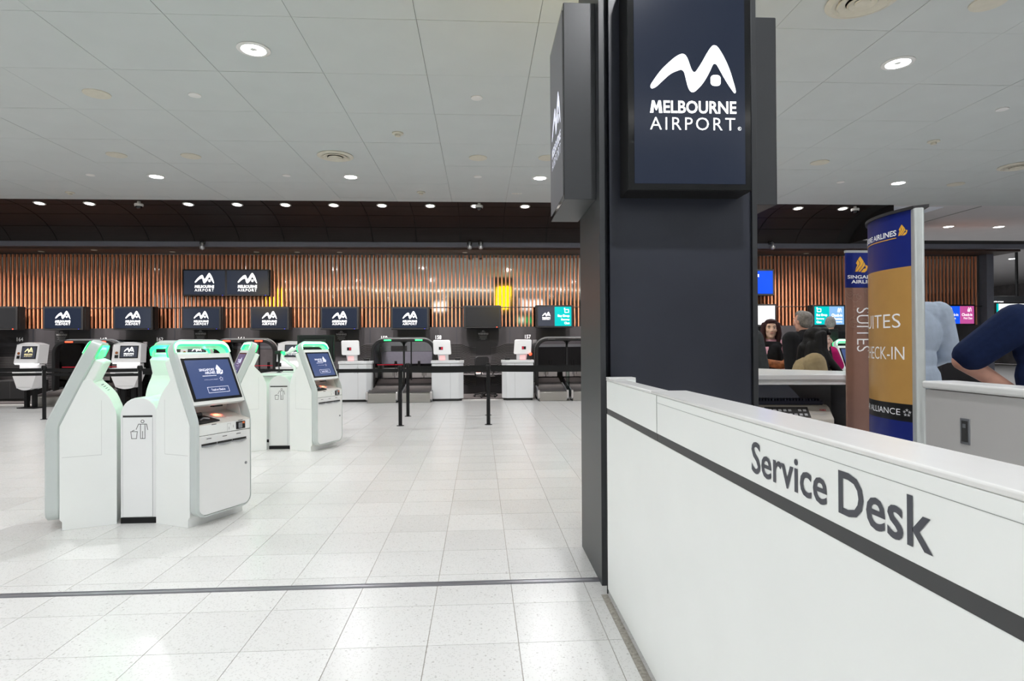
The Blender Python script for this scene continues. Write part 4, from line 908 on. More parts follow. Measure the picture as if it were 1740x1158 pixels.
# ================================================================== BAG DROP LANES
def make_gantry(label, lit, inside):
    t = thing('bag_drop_arch', (0, 0, 0), label, 'bag drop arch', 'bag drop arches')
    def hoop(hw, top, r): return [(-hw, 0)] + arc(-hw + r, top - r, r, PI, PI / 2, 7) + arc(hw - r, top - r, r, PI / 2, 0, 7) + [(hw, 0)]
    MB().sweep(hoop(.755, 1.455, .30), .075, XZ, 0, .16).build('front_hoop', 'black_plastic', t, bevel=.012)
    MB().sweep(hoop(.745, 1.475, .32), .012, XZ, .165, 1.35).build('tunnel_shell', 'glass_grey', t)
    MB().sweep(hoop(.755, 1.485, .32), .03, XZ, .16, .20).build('hoop_trim', 'steel_grey', t)
    MB().sweep(hoop(.70, 1.42, .30), .04, XZ, 1.30, 1.36).build('rear_hoop', 'steel_grey', t)
    for x, w_, y in ((.01, .022, .04), (.10, .014, .75)):
        MB().box(x - w_, x + w_, y, y + .05, .1, 1.40).build('centre_post', 'black_plastic', t, bevel=.006)
    g = MB(); g.prism([(.01 - .13, 1.385)] + arc(.01 - .13, 1.275, .11, PI / 2, 0, 5) + arc(.01 + .13, 1.275, .11, PI, PI / 2, 5), .04, .09, XZ).build('post_fork', 'black_plastic', t)
    for s in (-1, 1): MB().box(s * .365 - .085, s * .365 + .085, -.012, .02, 1.402, 1.432).build('status_light', lit or 'dark_slot', t, bevel=.006)
    if lit:
        MB().box(-.64, .0, .18, .20, .828, .842).build('guide_strip', 'led_red_soft', t)
        if lit == 'led_red': MB().box(.03, .64, .18, .20, .828, .842).build('guide_strip', 'led_red_soft', t)
    if inside == 'open':
        MB().box(-.70, .70, 1.20, 1.24, .82, 1.13).build('back_panel', 'lane_grey', t, bevel=.004); MB().box(-.70, .70, 1.22, 1.26, 1.14, 1.40).build('upper_panel', 'steel_grey', t)
        MB().box(-.46, -.06, 1.20, 1.23, 1.155, 1.28).build('recess', 'dark_slot', t)
    else:
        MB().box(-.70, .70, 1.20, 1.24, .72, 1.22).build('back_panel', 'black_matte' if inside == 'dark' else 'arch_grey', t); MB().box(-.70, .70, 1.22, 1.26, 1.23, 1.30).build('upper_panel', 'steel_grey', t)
        MB().box(-.70, .70, 1.23, 1.27, 1.30, 1.42).build('recess', 'louvre_grey', t)
    for s in (-1, 1):
        for k in range(2):
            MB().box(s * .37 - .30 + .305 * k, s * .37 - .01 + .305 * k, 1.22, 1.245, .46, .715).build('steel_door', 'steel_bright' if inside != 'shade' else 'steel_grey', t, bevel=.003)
            MB().tube([(s * .37 + (-.04 if k == 0 else .05), 1.215, .52), (s * .37 + (-.04 if k == 0 else .05), 1.195, .53), (s * .37 + (-.04 if k == 0 else .05), 1.195, .64), (s * .37 + (-.04 if k == 0 else .05), 1.215, .65)], .006, 6).build('door_handle', 'black_plastic', t)
    if inside != 'shade':
        for s, x in ((-1, -.30), (1, .28)):
            MB().tube([(x, .9, .90), (x, .9, .74)], [.032, .038], 10).build('scan_gun', 'black_plastic', t); MB().tube([(x, .9, .74), (x, .9, .68)], [.012, .004], 8).build('scan_tip', 'black_plastic', t)
    return t
def make_belt(label):
    t = thing('luggage_conveyor', (0, 0, 0), label, 'luggage conveyor', 'luggage conveyors')
    w = .315
    MB().prism([(.012, .006), (.03, .0), (.10, .0), (.10, .222), (.03, .222), (.006, .205)], -w, w, YZ).build('end_cap', 'steel_warm', t, bevel=.006)
    MB().hexa([(-w, .10, .18), (w, .10, .18), (w, .95, .30), (-w, .95, .30), (-w, .09, .224), (w, .09, .224), (w, .95, .345), (-w, .95, .345)]).build('belt', 'belt_rubber', t)
    MB().hexa([(-w, .96, .26), (w, .96, .26), (w, 1.50, .38), (-w, 1.50, .38), (-w, .96, .335), (w, .96, .335), (w, 1.50, .455), (-w, 1.50, .455)]).build('injector_belt', 'belt_rough', t)
    for s in (-1, 1):
        x0, x1 = sorted((s * w, s * (w + .035)))
        MB().hexa([(x0, .07, .03), (x1, .07, .03), (x1, .97, .16), (x0, .97, .16), (x0, .07, .235), (x1, .07, .235), (x1, .97, .372), (x0, .97, .372)]).build('side_rail', 'steel_grey', t, bevel=.006)
        MB().prism([(-.01, .07), (-.01, .21)] + arc(.03, .215, .04, PI, 0, 6) + [(.07, .07)], x0 - .006, x1 + .006, YZ).build('rail_end', 'steel_bright', t, bevel=.008)
    MB().box(-w, w, .10, 1.45, 0, .17).build('base', 'black_matte', t)
    return t
GY = 14.2
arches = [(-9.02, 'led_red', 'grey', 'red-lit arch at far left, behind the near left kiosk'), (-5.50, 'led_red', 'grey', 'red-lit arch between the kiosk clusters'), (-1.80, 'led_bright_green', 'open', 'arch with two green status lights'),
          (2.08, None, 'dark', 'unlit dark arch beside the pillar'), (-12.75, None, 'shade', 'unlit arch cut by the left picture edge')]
ga = None
cb = None
for x, lit_, ins, l in arches:
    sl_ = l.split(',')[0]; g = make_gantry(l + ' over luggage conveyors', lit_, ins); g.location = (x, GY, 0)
    for s, nm_ in ((-1, 'left'), (1, 'right')):
        bl = 'steel-ended luggage conveyor, %s of two under the %s' % (nm_, sl_)
        if cb is None: cb = make_belt(bl); o = cb
        else: o = copy_tree(cb, label=bl)
        o.location = (x - .02 + s * .385, 13.58, 0)
    gd = thing('glass_divider', (x + .045 - .06, 13.75, 0), 'greenish glass divider between the conveyors under the ' + sl_, 'glass panel', 'glass dividers between the conveyors')
    MB().box(-.005, .005, 0, .42, .08, .80).build('pane', 'glass_green', gd); MB().box(-.0055, .0055, -.006, -.0001, .08, .80).build('pane_edge', 'glass_edge', gd); MB().box(-.03, .03, .02, .40, 0, .08).build('foot', 'steel_grey', gd)

# ================================================================== CHECK-IN COUNTERS
def make_counter(label):
    t = thing('bag_drop_counter', (0, 0, 0), label, 'counter', 'white bag drop counters')
    op = [(-.36, 0), (.26, 0), (.365, .10), (.365, .31), (-.36, .31)]
    MB().prism(op, .055, .868, XY).build('body', 'counter_white', t, bevel=.008)
    MB().prism([(-.375, -.015), (.268, -.015), (.38, .095), (.38, .325), (-.375, .325)], .872, .938, XY).build('countertop', 'counter_white', t, bevel=.008)
    MB().prism([(-.34, .03), (.24, .03), (.33, .12), (.33, .30), (-.34, .30)], 0, .055, XY).build('plinth', 'dark_slot', t)
    MB().box(.068, .072, -.001, .004, .06, .868).build('door_seam', 'seam', t)
    flat('bin_symbol', bin_icon(.15), 'seam', t, (-.03, -.0015, .66), (1, 0, 0), (0, 0, 1))
    MB().hexa([(-.215, .20, .938), (.02, .20, .938), (.02, .27, .938), (-.215, .27, .938), (-.235, .17, 1.09), (.02, .17, 1.09), (.02, .25, 1.09), (-.235, .25, 1.09)]).build('neck', 'counter_white', t, bevel=.012)
    MB().box(-.19, -.06, .178, .20, .945, 1.055).build('scan_window', 'glow_pink', t, bevel=.004)
    hp = rrect(-.34, .06, 1.075, 1.415, .035)
    MB().prism(hp, 0, .06, lambda u, v, w: (u + (.05 - .14 * (v - 1.075)) * 0 + .09 * (1.415 - v) * (1 if u > -.1 else .6), .12 + w + .10 * (v - 1.075), v)).build('display_head', 'counter_white', t, bevel=.008)
    MB().box(-.20, -.105, .128, .137, 1.185, 1.255).build('label_plate', 'black_plastic', t); MB().box(-.15, -.108, .1255, .128, 1.192, 1.248).build('red_symbol', 'tile_red', t, bevel=.01)
    MB().box(.17, .30, .14, .29, .938, 1.0).build('tag_printer', 'black_plastic', t, bevel=.015)
    return t
c0 = make_counter('white bag drop counter right of the green-lit arch, number 158'); c0.location = (-.75, 13.86, 0)
copy_tree(c0, (-2.86, 13.86, 0), 0, 'white bag drop counter left of the green-lit arch')
def mirror_tree(o, parent=None):              # the counter of the next lane is the mirror image
    if o.type == 'MESH':
        me = o.data.copy()
        if not o.name.startswith(('bin_symbol',)):
            me.transform(Matrix.Scale(-1, 4, (1, 0, 0))); me.flip_normals()
        else: me.transform(Matrix.Translation((.22, 0, 0)))
        c = o.copy(); c.data = me
    else: c = o.copy()
    COL.objects.link(c)
    if parent: c.parent = parent
    for ch in list(o.children): mirror_tree(ch, c)
    return c
c1 = mirror_tree(c0); c1.location = (.885, 13.86, 0); c1['label'] = 'white bag drop counter beside the unlit arch left of the pillar, number 157'
for nm_ in ('label_plate', 'red_symbol'): pass
t = thing('indicator_lamp', (1.19, 13.98, 1.0), 'small glowing red lamp on a stem at the edge of counter 157', 'lamp'); MB().ball((0, 0, .075), .035, .035, .035).build('bulb', 'led_red', t); MB().tube([(0, 0, -.06), (0, 0, .05)], .012, 8).build('stem', 'black_plastic', t)
# white check-in terminals on dark posts
def make_terminal(label, prt):
    t = thing('check_in_terminal', (0, 0, 0), label, 'terminal', 'white check-in terminals')
    hd = [(-.30, .955), (.31, .955), (.295, 1.36)] + arc(0, .55, .855, math.radians(70), math.radians(110), 8) + [(-.285, 1.36)]
    MB().prism(hd, 0, .22, lambda u, v, w: (u, w + .16 * (v - .955), v)).build('head', 'terminal_white', t, bevel=.02, seg=3)
    f = lambda u, v, w: (u, w + .16 * (v - .955) - .002, v)
    MB().prism([(-.135, 1.055), (.25, 1.055), (.25, 1.325), (-.135, 1.325)], -.006, .01, f).build('bezel', 'black_plastic', t, bevel=.003)
    MB().prism([(-.115, 1.075), (.23, 1.075), (.23, 1.305), (-.115, 1.305)], -.008, -.004, f).build('display', 'display_slate', t)
    lw = .21; flat('logo', [SC(g, 1, .058, 1.10 - .955) for g in airport_logo(lw)], prt, t, f(0, .955, -.0095), (1, 0, 0), (0, .158, .987))
    MB().prism([(-.235, 1.06), (-.165, 1.06), (-.165, 1.125), (-.235, 1.125)], -.008, .01, f).build('card_reader', 'black_plastic', t)
    MB().prism([(-.20 + .028 * math.cos(a), 1.172 + .028 * math.sin(a)) for a in np.linspace(0, 2 * PI, 13)[:-1]], -.012, .01, f).build('button', 'amber', t)
    MB().box(-.26, .25, -.012, .10, .935, .957).build('lamp_strip', 'glow_white', t, bevel=.005)
    MB().box(-.22, .28, .06, .20, .83, .94).build('throat', 'terminal_white', t, bevel=.01)
    lo = [(-.315, .84), (.30, .84), (.29, .70), (.185, .43)] + arc(0, .78, .39, math.radians(-62), math.radians(-118), 6) + [(-.195, .43), (-.305, .70)]
    MB().prism(lo, -.02, .22, XZ).build('lower_shell', 'terminal_white', t, bevel=.02, seg=3)
    MB().box(-.20, .18, -.0225, -.018, .73, .737).build('slot', 'dark_slot', t); MB().box(-.18, .17, -.0225, -.018, .452, .457).build('shell_seam', 'seam', t)
    for s in (-1, 1): MB().box(s * .10 - .035, s * .10 + .035, .09, .16, 0, .44).build('leg', 'black_matte', t)
    MB().box(-.22, .22, .0, .25, 0, .02).build('foot_plate', 'black_matte', t)
    return t
t0 = make_terminal('white check-in terminal between the left kiosk and the rear kiosk, white logo on its screen', 'screen_print'); t0.location = (-7.62, 13.3, 0)
copy_tree(t0, (-6.22, 13.35, 0), 0, 'white check-in terminal seen through the handle opening of the front kiosk')
copy_tree(t0, (-4.13, 13.3, 0), 0, 'white check-in terminal behind the far cluster, beside the monitor arm')
make_terminal('white check-in terminal at far left turned aside, gold logo on its screen', 'screen_print_gold').location = (-9.62, 13.2, 0)
[o for o in S.objects if o.get('label', '').startswith('white check-in terminal at far left')][0].rotation_euler.z = math.radians(-14)
t = thing('black_cabinet', (-11.35, 14.9, 0), 'low black cabinet against the back wall at far left', 'cabinet'); MB().box(-.42, .55, 0, .7, .06, .50).build('body', 'black_matte', t, bevel=.01); box('plinth', 'dark_slot', t, -.40, .53, .03, .68, 0, .06); box('door_gap', 'dark_slot', t, .14, .146, -.001, .002, .08, .49)
# office chair between the counters
t = thing('office_chair', (.16, 14.75, .012), 'black swivel chair between the white counters left of the pillar', 'chair', rz=.5)
MB().ball((0, .02, .50), .24, .23, .05, 18, 8).build('seat', 'black_matte', t); MB().prism(rrect(-.20, .20, .60, 1.0, .09), .20, .25, XZ).build('backrest', 'black_matte', t, bevel=.015)
MB().tube([(0, .22, .66), (0, .27, .5), (0, .12, .46)], .018, 8).build('back_stem', 'black_plastic', t); MB().tube([(0, 0, .08), (0, 0, .47)], .028, 10).build('gas_column', 'black_plastic', t)
for k in range(5):
    a = 2 * PI * k / 5; l_ = MB().tube([(0, 0, .10), (.29 * math.cos(a), .29 * math.sin(a), .065)], [.026, .016], 8).build('leg', 'black_plastic', t)
    MB().ball((.29 * math.cos(a), .29 * math.sin(a), .031), .03, .03, .03, 10, 6).build('caster', 'black_plastic', l_)
for s in (-1, 1): MB().tube([(s * .22, .1, .50), (s * .27, .1, .60), (s * .27, -.12, .66), (s * .27, .15, .66)], .018, 8).build('armrest', 'black_plastic', t)
t = thing('desk_shelf', (-.22, 15.45, 0), 'thin pale shelf edge on the back wall between the counters', 'shelf'); MB().box(-.24, .95, 0, .29, .52, .54).build('board', 'louvre_grey', t); box('bracket', 'black_matte', t, -.2, -.17, .02, .29, .40, .52); box('bracket', 'black_matte', t, .88, .91, .02, .29, .40, .52)
t = thing('orange_box', (-.02, 15.5, .54), 'small orange item lying on the shelf between the counters', 'box'); MB().box(-.09, .09, 0, .12, 0, .035).build('tray', 'print_grey', t, bevel=.005); MB().box(-.07, .06, .01, .10, .035, .07).build('lid', 'orange_item', t, bevel=.008)

# ================================================================== PEOPLE
def frame_of(d):
    d = Vector(d).normalized(); u = d.orthogonal().normalized(); return d, u, d.cross(u)
def blob(prims, voxel=.0065, smooth=4, fac=.5):
    mb = MB()
    for p in prims:
        if p[0] == 'ell': mb.ball(p[1], *p[2], n=20, m=12) if len(p) < 4 else None
        if p[0] == 'ell' and len(p) > 3:
            t_ = MB().ball((0, 0, 0), *p[2], n=20, m=12); mb.add([p[3] @ Vector(v) + Vector(p[1]) for v in t_.v], t_.f)
        if p[0] == 'cap':
            a, ra, b, rb = Vector(p[1]), p[2], Vector(p[3]), p[4]
            d, u, w = frame_of(b - a) if (b - a).length > 1e-5 else frame_of((0, 0, 1)); rings = []
            for c, r, angs in ((a, ra, np.linspace(-PI / 2 + .05, 0, 5)), (b, rb, np.linspace(0, PI / 2 - .05, 5))):
                for th in angs: rings.append([c + d * (r * math.sin(th)) + (u * math.cos(q) + w * math.sin(q)) * (r * math.cos(th)) for q in np.linspace(0, 2 * PI, 17)[:-1]])
            mb.loft(rings)
    me = bpy.data.meshes.new('b'); me.from_pydata([tuple(v) for v in mb.v], [], mb.f)
    bm = bmesh.new(); bm.from_mesh(me); bmesh.ops.recalc_face_normals(bm, faces=bm.faces); bm.to_mesh(me); bm.free()
    o = bpy.data.objects.new('b', me); COL.objects.link(o)
    r = o.modifiers.new('r', 'REMESH'); r.mode = 'VOXEL'; r.voxel_size = voxel
    s_ = o.modifiers.new('s', 'SMOOTH'); s_.factor = fac; s_.iterations = smooth
    out = bpy.data.meshes.new_from_object(o.evaluated_get(bpy.context.evaluated_depsgraph_get()))
    bpy.data.objects.remove(o); bpy.data.meshes.remove(me); return out
def inflate(prims, r):
    out = []
    for p in prims:
        if p[0] == 'cap': out.append(('cap', p[1], p[2] + r, p[3], p[4] + r))
        else: out.append(('ell', p[1], tuple(x + r for x in p[2])) + tuple(p[3:]))
    return out
def hand(W, d, n, s=1., curl=.35):              # wrist, direction of the fingers, back-of-hand normal
    W, d, n = Vector(W), Vector(d).normalized(), Vector(n).normalized(); lat = d.cross(n).normalized(); out = []
    for k, (o_, L_) in enumerate(((-.033, .062), (-.011, .075), (.011, .072), (.033, .055))):
        k0_ = W + lat * o_ * .55 * s; k1_ = W + d * .085 * s + lat * o_ * s; out.append(('cap', k0_, .015 * s, k1_, .0105 * s))
        a1 = k1_ + (d * math.cos(curl) - n * math.sin(curl)) * L_ * .5 * s; a2 = a1 + (d * math.cos(2 * curl) - n * math.sin(2 * curl)) * L_ * .5 * s
        out += [('cap', k1_, .0095 * s, a1, .0085 * s), ('cap', a1, .0085 * s, a2, .0072 * s)]
    t0_ = W + d * .03 * s - lat * .022 * s; t1_ = t0_ + (d * .6 - lat * .75 - n * .2).normalized() * .045 * s; t2_ = t1_ + (d * .9 - lat * .3 - n * .3).normalized() * .032 * s
    return out + [('cap', t0_, .013 * s, t1_, .0105 * s), ('cap', t1_, .010 * s, t2_, .008 * s)]
def person(label, loc, rz, H, skin, top, top_mat, legs_mat, hair_fn, hair_mat, arms=None, head_yaw=0., head_pitch=0., lean=0., sleeve='long', loose=.014, female=False, voxel=.0075, extra=None, hands=True, shoulder=1., arm_r=1., crouch=0., girth=1.):
    t = thing('person', loc, label, 'person', None, rz); k = H / 1.70; V = lambda *a: Vector(a) * k - Vector((0, 0, crouch if len(a) > 2 and a[2] > .75 else 0))
    ln = lambda p: Vector((p[0], p[1] - lean * max(0, p[2] + crouch - .95 * k), p[2]))   # lean forward above the hips
    sw = (.158 if female else .178) * shoulder
    chest = [('ell', ln(V(0, .005, .955)), tuple(x * k for x in (.165 * girth, .118, .13))), ('ell', ln(V(0, 0, 1.08)), tuple(x * k for x in ((.132 if female else .148) * girth, .105, .17 if girth > 1 else .15))),
             ('ell', ln(V(0, 0, 1.25)), tuple(x * k for x in (.150 * shoulder if female else .168 * shoulder, .118, .19))), ('cap', ln(V(-sw * .72, .005, 1.385)), .062 * k, ln(V(sw * .72, .005, 1.385)), .062 * k), ('cap', ln(V(0, .012, 1.38)), .075 * k, ln(V(0, .01, 1.43)), .055 * k)]
    neck = [('cap', ln(V(0, .012, 1.40)), .054 * k, ln(V(0, -.008, 1.53)), .050 * k)]
    leg = []; foot = []
    for s_ in (-1, 1):
        leg += [('cap', V(s_ * .085, 0, .90), .090 * k, V(s_ * .095, -.9 * crouch, .49), .060 * k), ('cap', V(s_ * .095, -.9 * crouch, .48), .057 * k, V(s_ * .10, .015, .10), .042 * k)]
        foot += [('cap', V(s_ * .10, .03, .045), .042 * k, V(s_ * .11, -.14, .032), .030 * k)]
    A = arms or {}
    up, fo, hn = {}, {}, []
    for s_ in (-1, 1):
        S_ = ln(V(s_ * sw, .005, 1.385))
        E_, W_, hd_, hnm = A.get(s_, ((s_ * .235, .03, 1.10), (s_ * .245, -.05, .86), (0, -.2, -1), (s_ * 1, 0, 0)))
        E_, W_ = V(*E_), V(*W_)
        up[s_] = [('cap', S_, .054 * k * arm_r, E_, .040 * k * arm_r)]; fo[s_] = [('cap', E_, .040 * k * arm_r, W_, .027 * k * arm_r)]
        if hands: hn += hand(W_, hd_, hnm, k)
    Hc = ln(V(0, -.018, 1.585)); Hm = Matrix.Rotation(head_yaw, 3, 'Z') @ Matrix.Rotation(head_pitch, 3, 'X')
    hp = lambda *a: Hc + Hm @ (Vector(a) * k); he = lambda c, r: ('ell', hp(*c), tuple(x * k for x in r), Hm)
    head = [he((0, .012, .03), (.075, .092, .085)), he((0, -.02, -.045), (.058, .066, .064)), he((0, -.062, -.088), (.026, .022, .020)),
            ('cap', hp(0, -.086, .016), .009 * k, hp(0, -.104, -.020), .0125 * k), he((-.013, -.092, -.024), (.009, .010, .008)), he((.013, -.092, -.024), (.009, .010, .008)),
            ('cap', hp(-.034, -.074, .034), .012 * k, hp(.034, -.074, .034), .012 * k), he((-.036, -.060, -.018), (.026, .028, .024)), he((.036, -.060, -.018), (.026, .028, .024)),
            he((0, -.080, -.048), (.024, .014, .016)), he((-.077, .014, -.006), (.009, .020, .031)), he((.077, .014, -.006), (.009, .020, .031)), ('cap', hp(0, .03, -.02), .056 * k, hp(0, .03, -.09), .05 * k)]
    link('body', blob(chest + neck + leg + foot + up[-1] + up[1] + fo[-1] + fo[1] + hn + head, voxel, 3), skin, t, smooth=180)
    # face details
    for s_ in (-1, 1):
        e = MB().ball((0, 0, 0), .0120 * k, .0105 * k, .0062 * k, 14, 8); e.v = [tuple(hp(s_ * .031, -.0735, .013) + Hm @ Vector(v)) for v in e.v]; eo = e.build('eye', 'eye_white', t, smooth=180)
        e = MB().ball((0, 0, 0), .0060 * k, .0042 * k, .0058 * k, 12, 6); e.v = [tuple(hp(s_ * .031, -.0822, .013) + Hm @ Vector(v)) for v in e.v]; e.build('iris', 'eye_dark', eo, smooth=180)
        MB().tube([hp(s_ * .017, -.0885, .034), hp(s_ * .032, -.0885, .039), hp(s_ * .048, -.079, .033)], [.0032 * k, .0038 * k, .002 * k], 6).build('eyebrow', 'brow', t)
    MB().tube([hp(-.022, -.087, -.050), hp(-.010, -.0955, -.0475), hp(0, -.0965, -.049), hp(.010, -.0955, -.0475), hp(.022, -.087, -.050)], [.002 * k, .0045 * k, .0045 * k, .0045 * k, .002 * k], 8).build('lips', 'lips', t, smooth=180)
    # clothes, each a loose closed shell over the body
    g = inflate(chest, loose)
    for s_ in (-1, 1):
        e_ = up[s_][0]
        if sleeve == 'long': g += inflate(up[s_], loose + .010) + [('cap', e_[3], .050 * k + loose * .6, Vector(fo[s_][0][3]) * .93 + Vector(e_[3]) * .07, .034 * k + loose * .5)]
        else: g += [('cap', e_[1], .064 * k * arm_r + loose, Vector(e_[1]) * .16 + Vector(e_[3]) * .84, .054 * k * arm_r + loose)]
    g += [('cap', ln(V(-.07, 0, .90)), .105 * k + loose, ln(V(.07, 0, .90)), .105 * k + loose)]
    if extra: g += extra(ln, V)
    link(top, blob(g, voxel, 6), top_mat, t, smooth=180)
    link('trousers', blob(inflate(leg, .014) + [('cap', V(-.06, .005, .90), .115 * k, V(.06, .005, .90), .115 * k)], .010, 4), legs_mat, t, smooth=180)
    for f_ in foot: link('shoe', blob(inflate([f_], .010), .008, 2), 'shoe', t, smooth=180)
    link('hair', blob(hair_fn(he, hp, k), .007, 3), hair_mat, t, smooth=180)
    return t, hp, k, ln, V
def short_hair(he, hp, k, bald=False):
    h = [he((0, .030, .030), (.081, .086, .084)), he((0, .050, -.015), (.074, .062, .068)), he((-.071, .020, .010), (.012, .030, .040)), he((.071, .020, .010), (.012, .030, .040))]
    return h + ([] if bald else [he((0, -.020, .082), (.062, .062, .040))])
def bob_hair(he, hp, k):
    h = [he((0, .024, .036), (.086, .096, .086)), he((0, -.030, .092), (.066, .056, .032)), he((0, .06, -.05), (.082, .055, .10))]
    for s_ in (-1, 1): h += [('cap', hp(s_ * .080, -.016, .060), .026 * k, hp(s_ * .094, -.014, -.055), .030 * k), ('cap', hp(s_ * .094, -.014, -.055), .030 * k, hp(s_ * .080, -.026, -.145), .024 * k), ('cap', hp(s_ * .06, .05, -.03), .045 * k, hp(s_ * .06, .05, -.14), .036 * k)]
    return h
def long_hair(he, hp, k):
    c_ = lambda a, ra, b, rb: ('cap', hp(*a), ra * k, hp(*b), rb * k)
    h = [he((0, .026, .034), (.086, .100, .090)), he((0, -.040, .078), (.068, .052, .040)), c_((-.05, -.083, .056), .016, (.05, -.083, .056), .016), he((0, .070, -.06), (.092, .072, .13)), c_((0, .10, -.08), .080, (0, .13, -.22), .07), c_((0, .13, -.22), .07, (0, .175, -.40), .03)]
    for s_ in (-1, 1):
        m = lambda *q: [(s_ * x, y, z) for x, y, z in q]
        for pts, rr in ((m((.076, -.022, .05), (.090, -.010, -.09), (.128, -.05, -.19), (.142, -.135, -.30), (.105, -.185, -.44)), (.034, .042, .040, .030, .010)),
                        (m((.080, .010, .04), (.095, .03, -.09), (.150, .02, -.19), (.195, -.03, -.29), (.20, -.06, -.40)), (.034, .044, .042, .026, .008)),
                        (m((.07, .07, -.05), (.095, .10, -.18), (.135, .135, -.28), (.15, .15, -.43)), (.05, .05, .038, .010))):
            for (a, b), (ra, rb) in zip(zip(pts, pts[1:]), zip(rr, rr[1:])): h.append(c_(a, ra, b, rb))
    return h
# woman facing the viewer
t, hp, k, ln, V = person('person with a maroon-dark bob in a pink jacket and black top, facing the viewer', (3.20, 6.42, 0), -.30, 1.565, 'skin_light', 'jacket', 'cloth_pink', 'cloth_trousers', bob_hair, 'hair_maroon', female=True, head_pitch=-.02,
       arms={-1: ((-.235, .02, 1.12), (-.12, -.22, 1.06), (.9, -.3, 0), (0, -.3, 1)), 1: ((.235, .02, 1.12), (.10, -.22, 1.10), (-.9, -.3, 0), (0, -.3, 1))})
link('black_top', blob([('ell', V(.02, -.055, 1.22), (.12 * k, .10 * k, .20 * k)), ('cap', V(-.05, -.055, 1.40), .045 * k, V(.07, -.06, 1.39), .050 * k), ('cap', V(.04, -.09, 1.36), .06 * k, V(.06, -.09, 1.15), .07 * k)], .009, 3), 'cloth_black', t, smooth=180)
link('scarf', blob([('cap', V(-.12, -.19, 1.20), .045 * k, V(.10, -.20, 1.16), .05 * k), ('cap', V(.10, -.20, 1.16), .045 * k, V(.14, -.19, 1.22), .03 * k)], .009, 3), 'scarf_rust', t, smooth=180)
# grey-haired man in black seen from behind
person('person with grey thinning hair in a black jacket, seen from behind', (3.37, 5.98, 0), -2.82, 1.64, 'skin_pink', 'jacket', 'cloth_black', 'cloth_trousers', short_hair, 'hair_grey', loose=.030, shoulder=1.12, lean=.06)
# far man
person('person with short silver hair in black, far behind, below the teal screen', (at(1411, 550, 10.1).x, 10.1, 0), PI - .55, 1.76, 'skin_pink', 'jacket', 'cloth_black', 'cloth_trousers', lambda he, hp, k: short_hair(he, hp, k), 'hair_silver', loose=.02)
# woman in the tan coat
def coat(ln, V): return [('cap', ln(V(-.06, -.02, 1.42)), V(.042, 0, 0).x, ln(V(.06, -.02, 1.42)), V(.042, 0, 0).x), ('cap', V(-.07, .0, .80), V(.14, 0, 0).x, V(.07, .0, .80), V(.14, 0, 0).x)]
t, hp, k, ln, V = person('person with long black hair in a tan coat, in profile, holding a paper sheet', (at(1361, 580, 5.12).x, 5.12, 0), 1.22, 1.66, 'skin_pale', 'coat', 'cloth_tan', 'cloth_trousers', long_hair, 'hair_black', female=True, lean=.20, loose=.026, shoulder=1.08, voxel=.006, extra=coat, head_pitch=-.04, crouch=.215,
       arms={-1: ((-.21, -.14, 1.12), (-.15, -.36, 1.165), (.25, -1, .15), (-.6, 0, .8)), 1: ((.21, -.12, 1.12), (.12, -.34, 1.12), (-.2, -1, .1), (.6, 0, .8))})
MB().loft([[V(x, -.40 - .10 * f, 1.13 + .23 * f) + Vector((0, e_, 0)) for x, e_ in ((-.16, 0), (.05, 0), (.05, -.003), (-.16, -.003))] for f in np.linspace(0, 1, 5)]).build('paper_sheet', 'paper', t)
for s_ in (-1, 1): MB().tube([ln(V(s_ * .05, -.105, 1.43)), ln(V(s_ * .085, -.155, 1.30)), ln(V(s_ * .05, -.165, 1.12))], .010, 8).build('lapel', 'cloth_tan', t)
# woman in magenta hidden behind her
person('person in a magenta short-sleeved top, mostly hidden behind the tan coat', (4.17, 7.15, 0), 2.35, 1.46, 'skin_light', 'shirt', 'cloth_magenta', 'cloth_trousers', bob_hair, 'hair_brown', female=True, lean=.12, loose=.022, sleeve='short', arms={-1: ((-.22, -.20, 1.16), (-.18, -.42, 1.05), (0, -1, -.1), (-.3, 0, 1)), 1: ((.22, -.16, 1.16), (.16, -.38, 1.06), (0, -1, -.1), (.3, 0, 1))})
# dark sleeve by the pillar
person('person in a charcoal jacket almost hidden by the right edge of the pillar', (at(1250, 560, 5.3).x, 5.30, 0), PI + .1, 1.66, 'skin_pink', 'jacket', 'cloth_charcoal', 'cloth_trousers', short_hair, 'hair_brown', loose=.022)
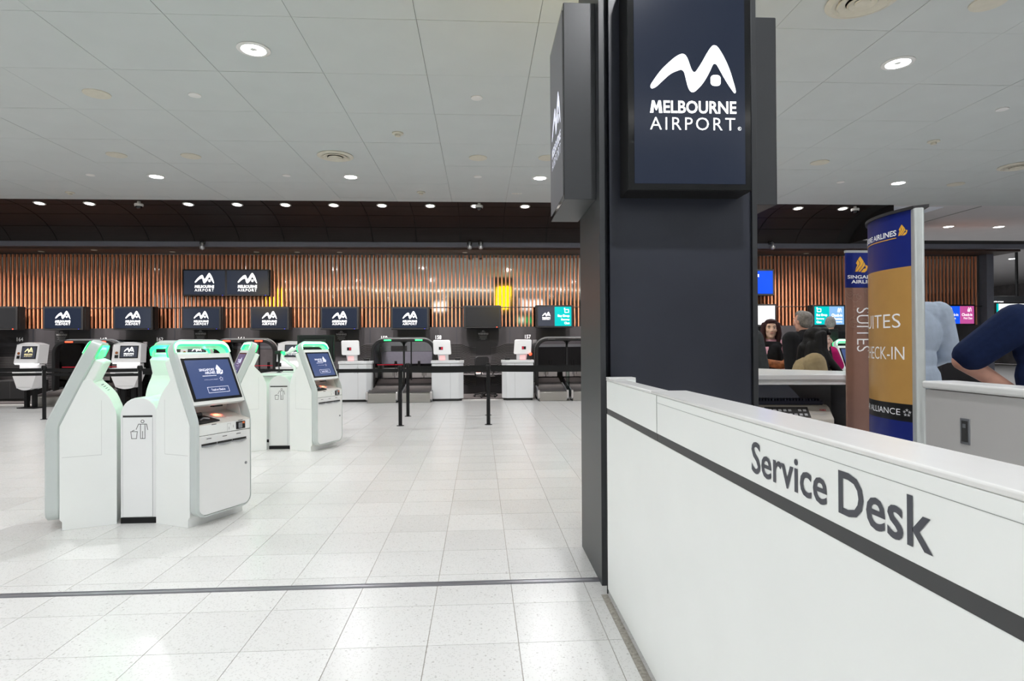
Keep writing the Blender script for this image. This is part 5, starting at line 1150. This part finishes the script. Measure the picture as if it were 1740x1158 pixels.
# man in the light blue shirt
t, hp, k, ln, V = person('person in a light blue shirt seen from behind, beside the curved banner', (3.13, 4.2, 0), PI - .12, 1.86, 'skin_pink', 'shirt', 'cloth_shirt', 'cloth_trousers', short_hair, 'hair_brown', loose=.026, shoulder=1.10, head_pitch=.25, lean=.05, arms={-1: ((-.262, -.02, 1.13), (-.20, -.24, 1.02), (.3, -1, 0), (-.5, 0, .8)), 1: ((.25, -.06, 1.12), (.14, -.30, 1.04), (-.3, -1, 0), (.5, 0, .8))})
MB().loft([[ln(V(.068 * math.cos(a) * r, .012 + .070 * math.sin(a) * r, z)) for a in np.linspace(0, 2 * PI, 21)[:-1]] for z, r in ((1.405, 1.18), (1.45, 1.0), (1.468, .98), (1.462, 1.06), (1.41, 1.30))]).build('collar', 'cloth_shirt', t)
# man in navy, arm bent, nearest
t, hp, k, ln, V = person('person in a navy blue short-sleeved shirt with one bent bare arm', (3.385, 3.33, 0), PI - .03, 1.745, 'skin_pink', 'shirt', 'cloth_navy', 'cloth_trousers', short_hair, 'hair_brown', loose=.020, shoulder=1.32, sleeve='short', voxel=.0065, lean=.0, head_pitch=.1, head_yaw=.3, arm_r=1.42, girth=1.42,
       arms={1: ((.445, -.13, 1.165), (.225, -.064, 1.0), (-.8, -.4, -.35), (.3, -.2, .9)), -1: ((-.32, -.10, 1.13), (-.26, -.32, 1.0), (.2, -1, 0), (-.5, 0, .8))})
MB().loft([[ln(V(.070 * math.cos(a) * r, .012 + .072 * math.sin(a) * r, z)) for a in np.linspace(0, 2 * PI, 21)[:-1]] for z, r in ((1.405, 1.2), (1.455, 1.0), (1.47, .98), (1.462, 1.06), (1.41, 1.32))]).build('collar', 'cloth_navy', t)

t = thing('monitor_stand', (5.60, 9.48, 0), 'dark monitor on a floor post behind the green-lit background kiosk', 'monitor')
MB().box(-.27, .27, 0, .05, 1.22, 1.53).build('panel', 'black_plastic', t, bevel=.006); MB().box(-.22, .22, -.02, .0, 1.40, 1.49).build('back_shell', 'black_matte', t, bevel=.006); MB().tube([(0, .03, .02), (0, .03, 1.3)], .03, 12).build('post', 'steel_grey', t); MB().box(-.2, .2, -.15, .2, 0, .02).build('foot', 'steel_grey', t)
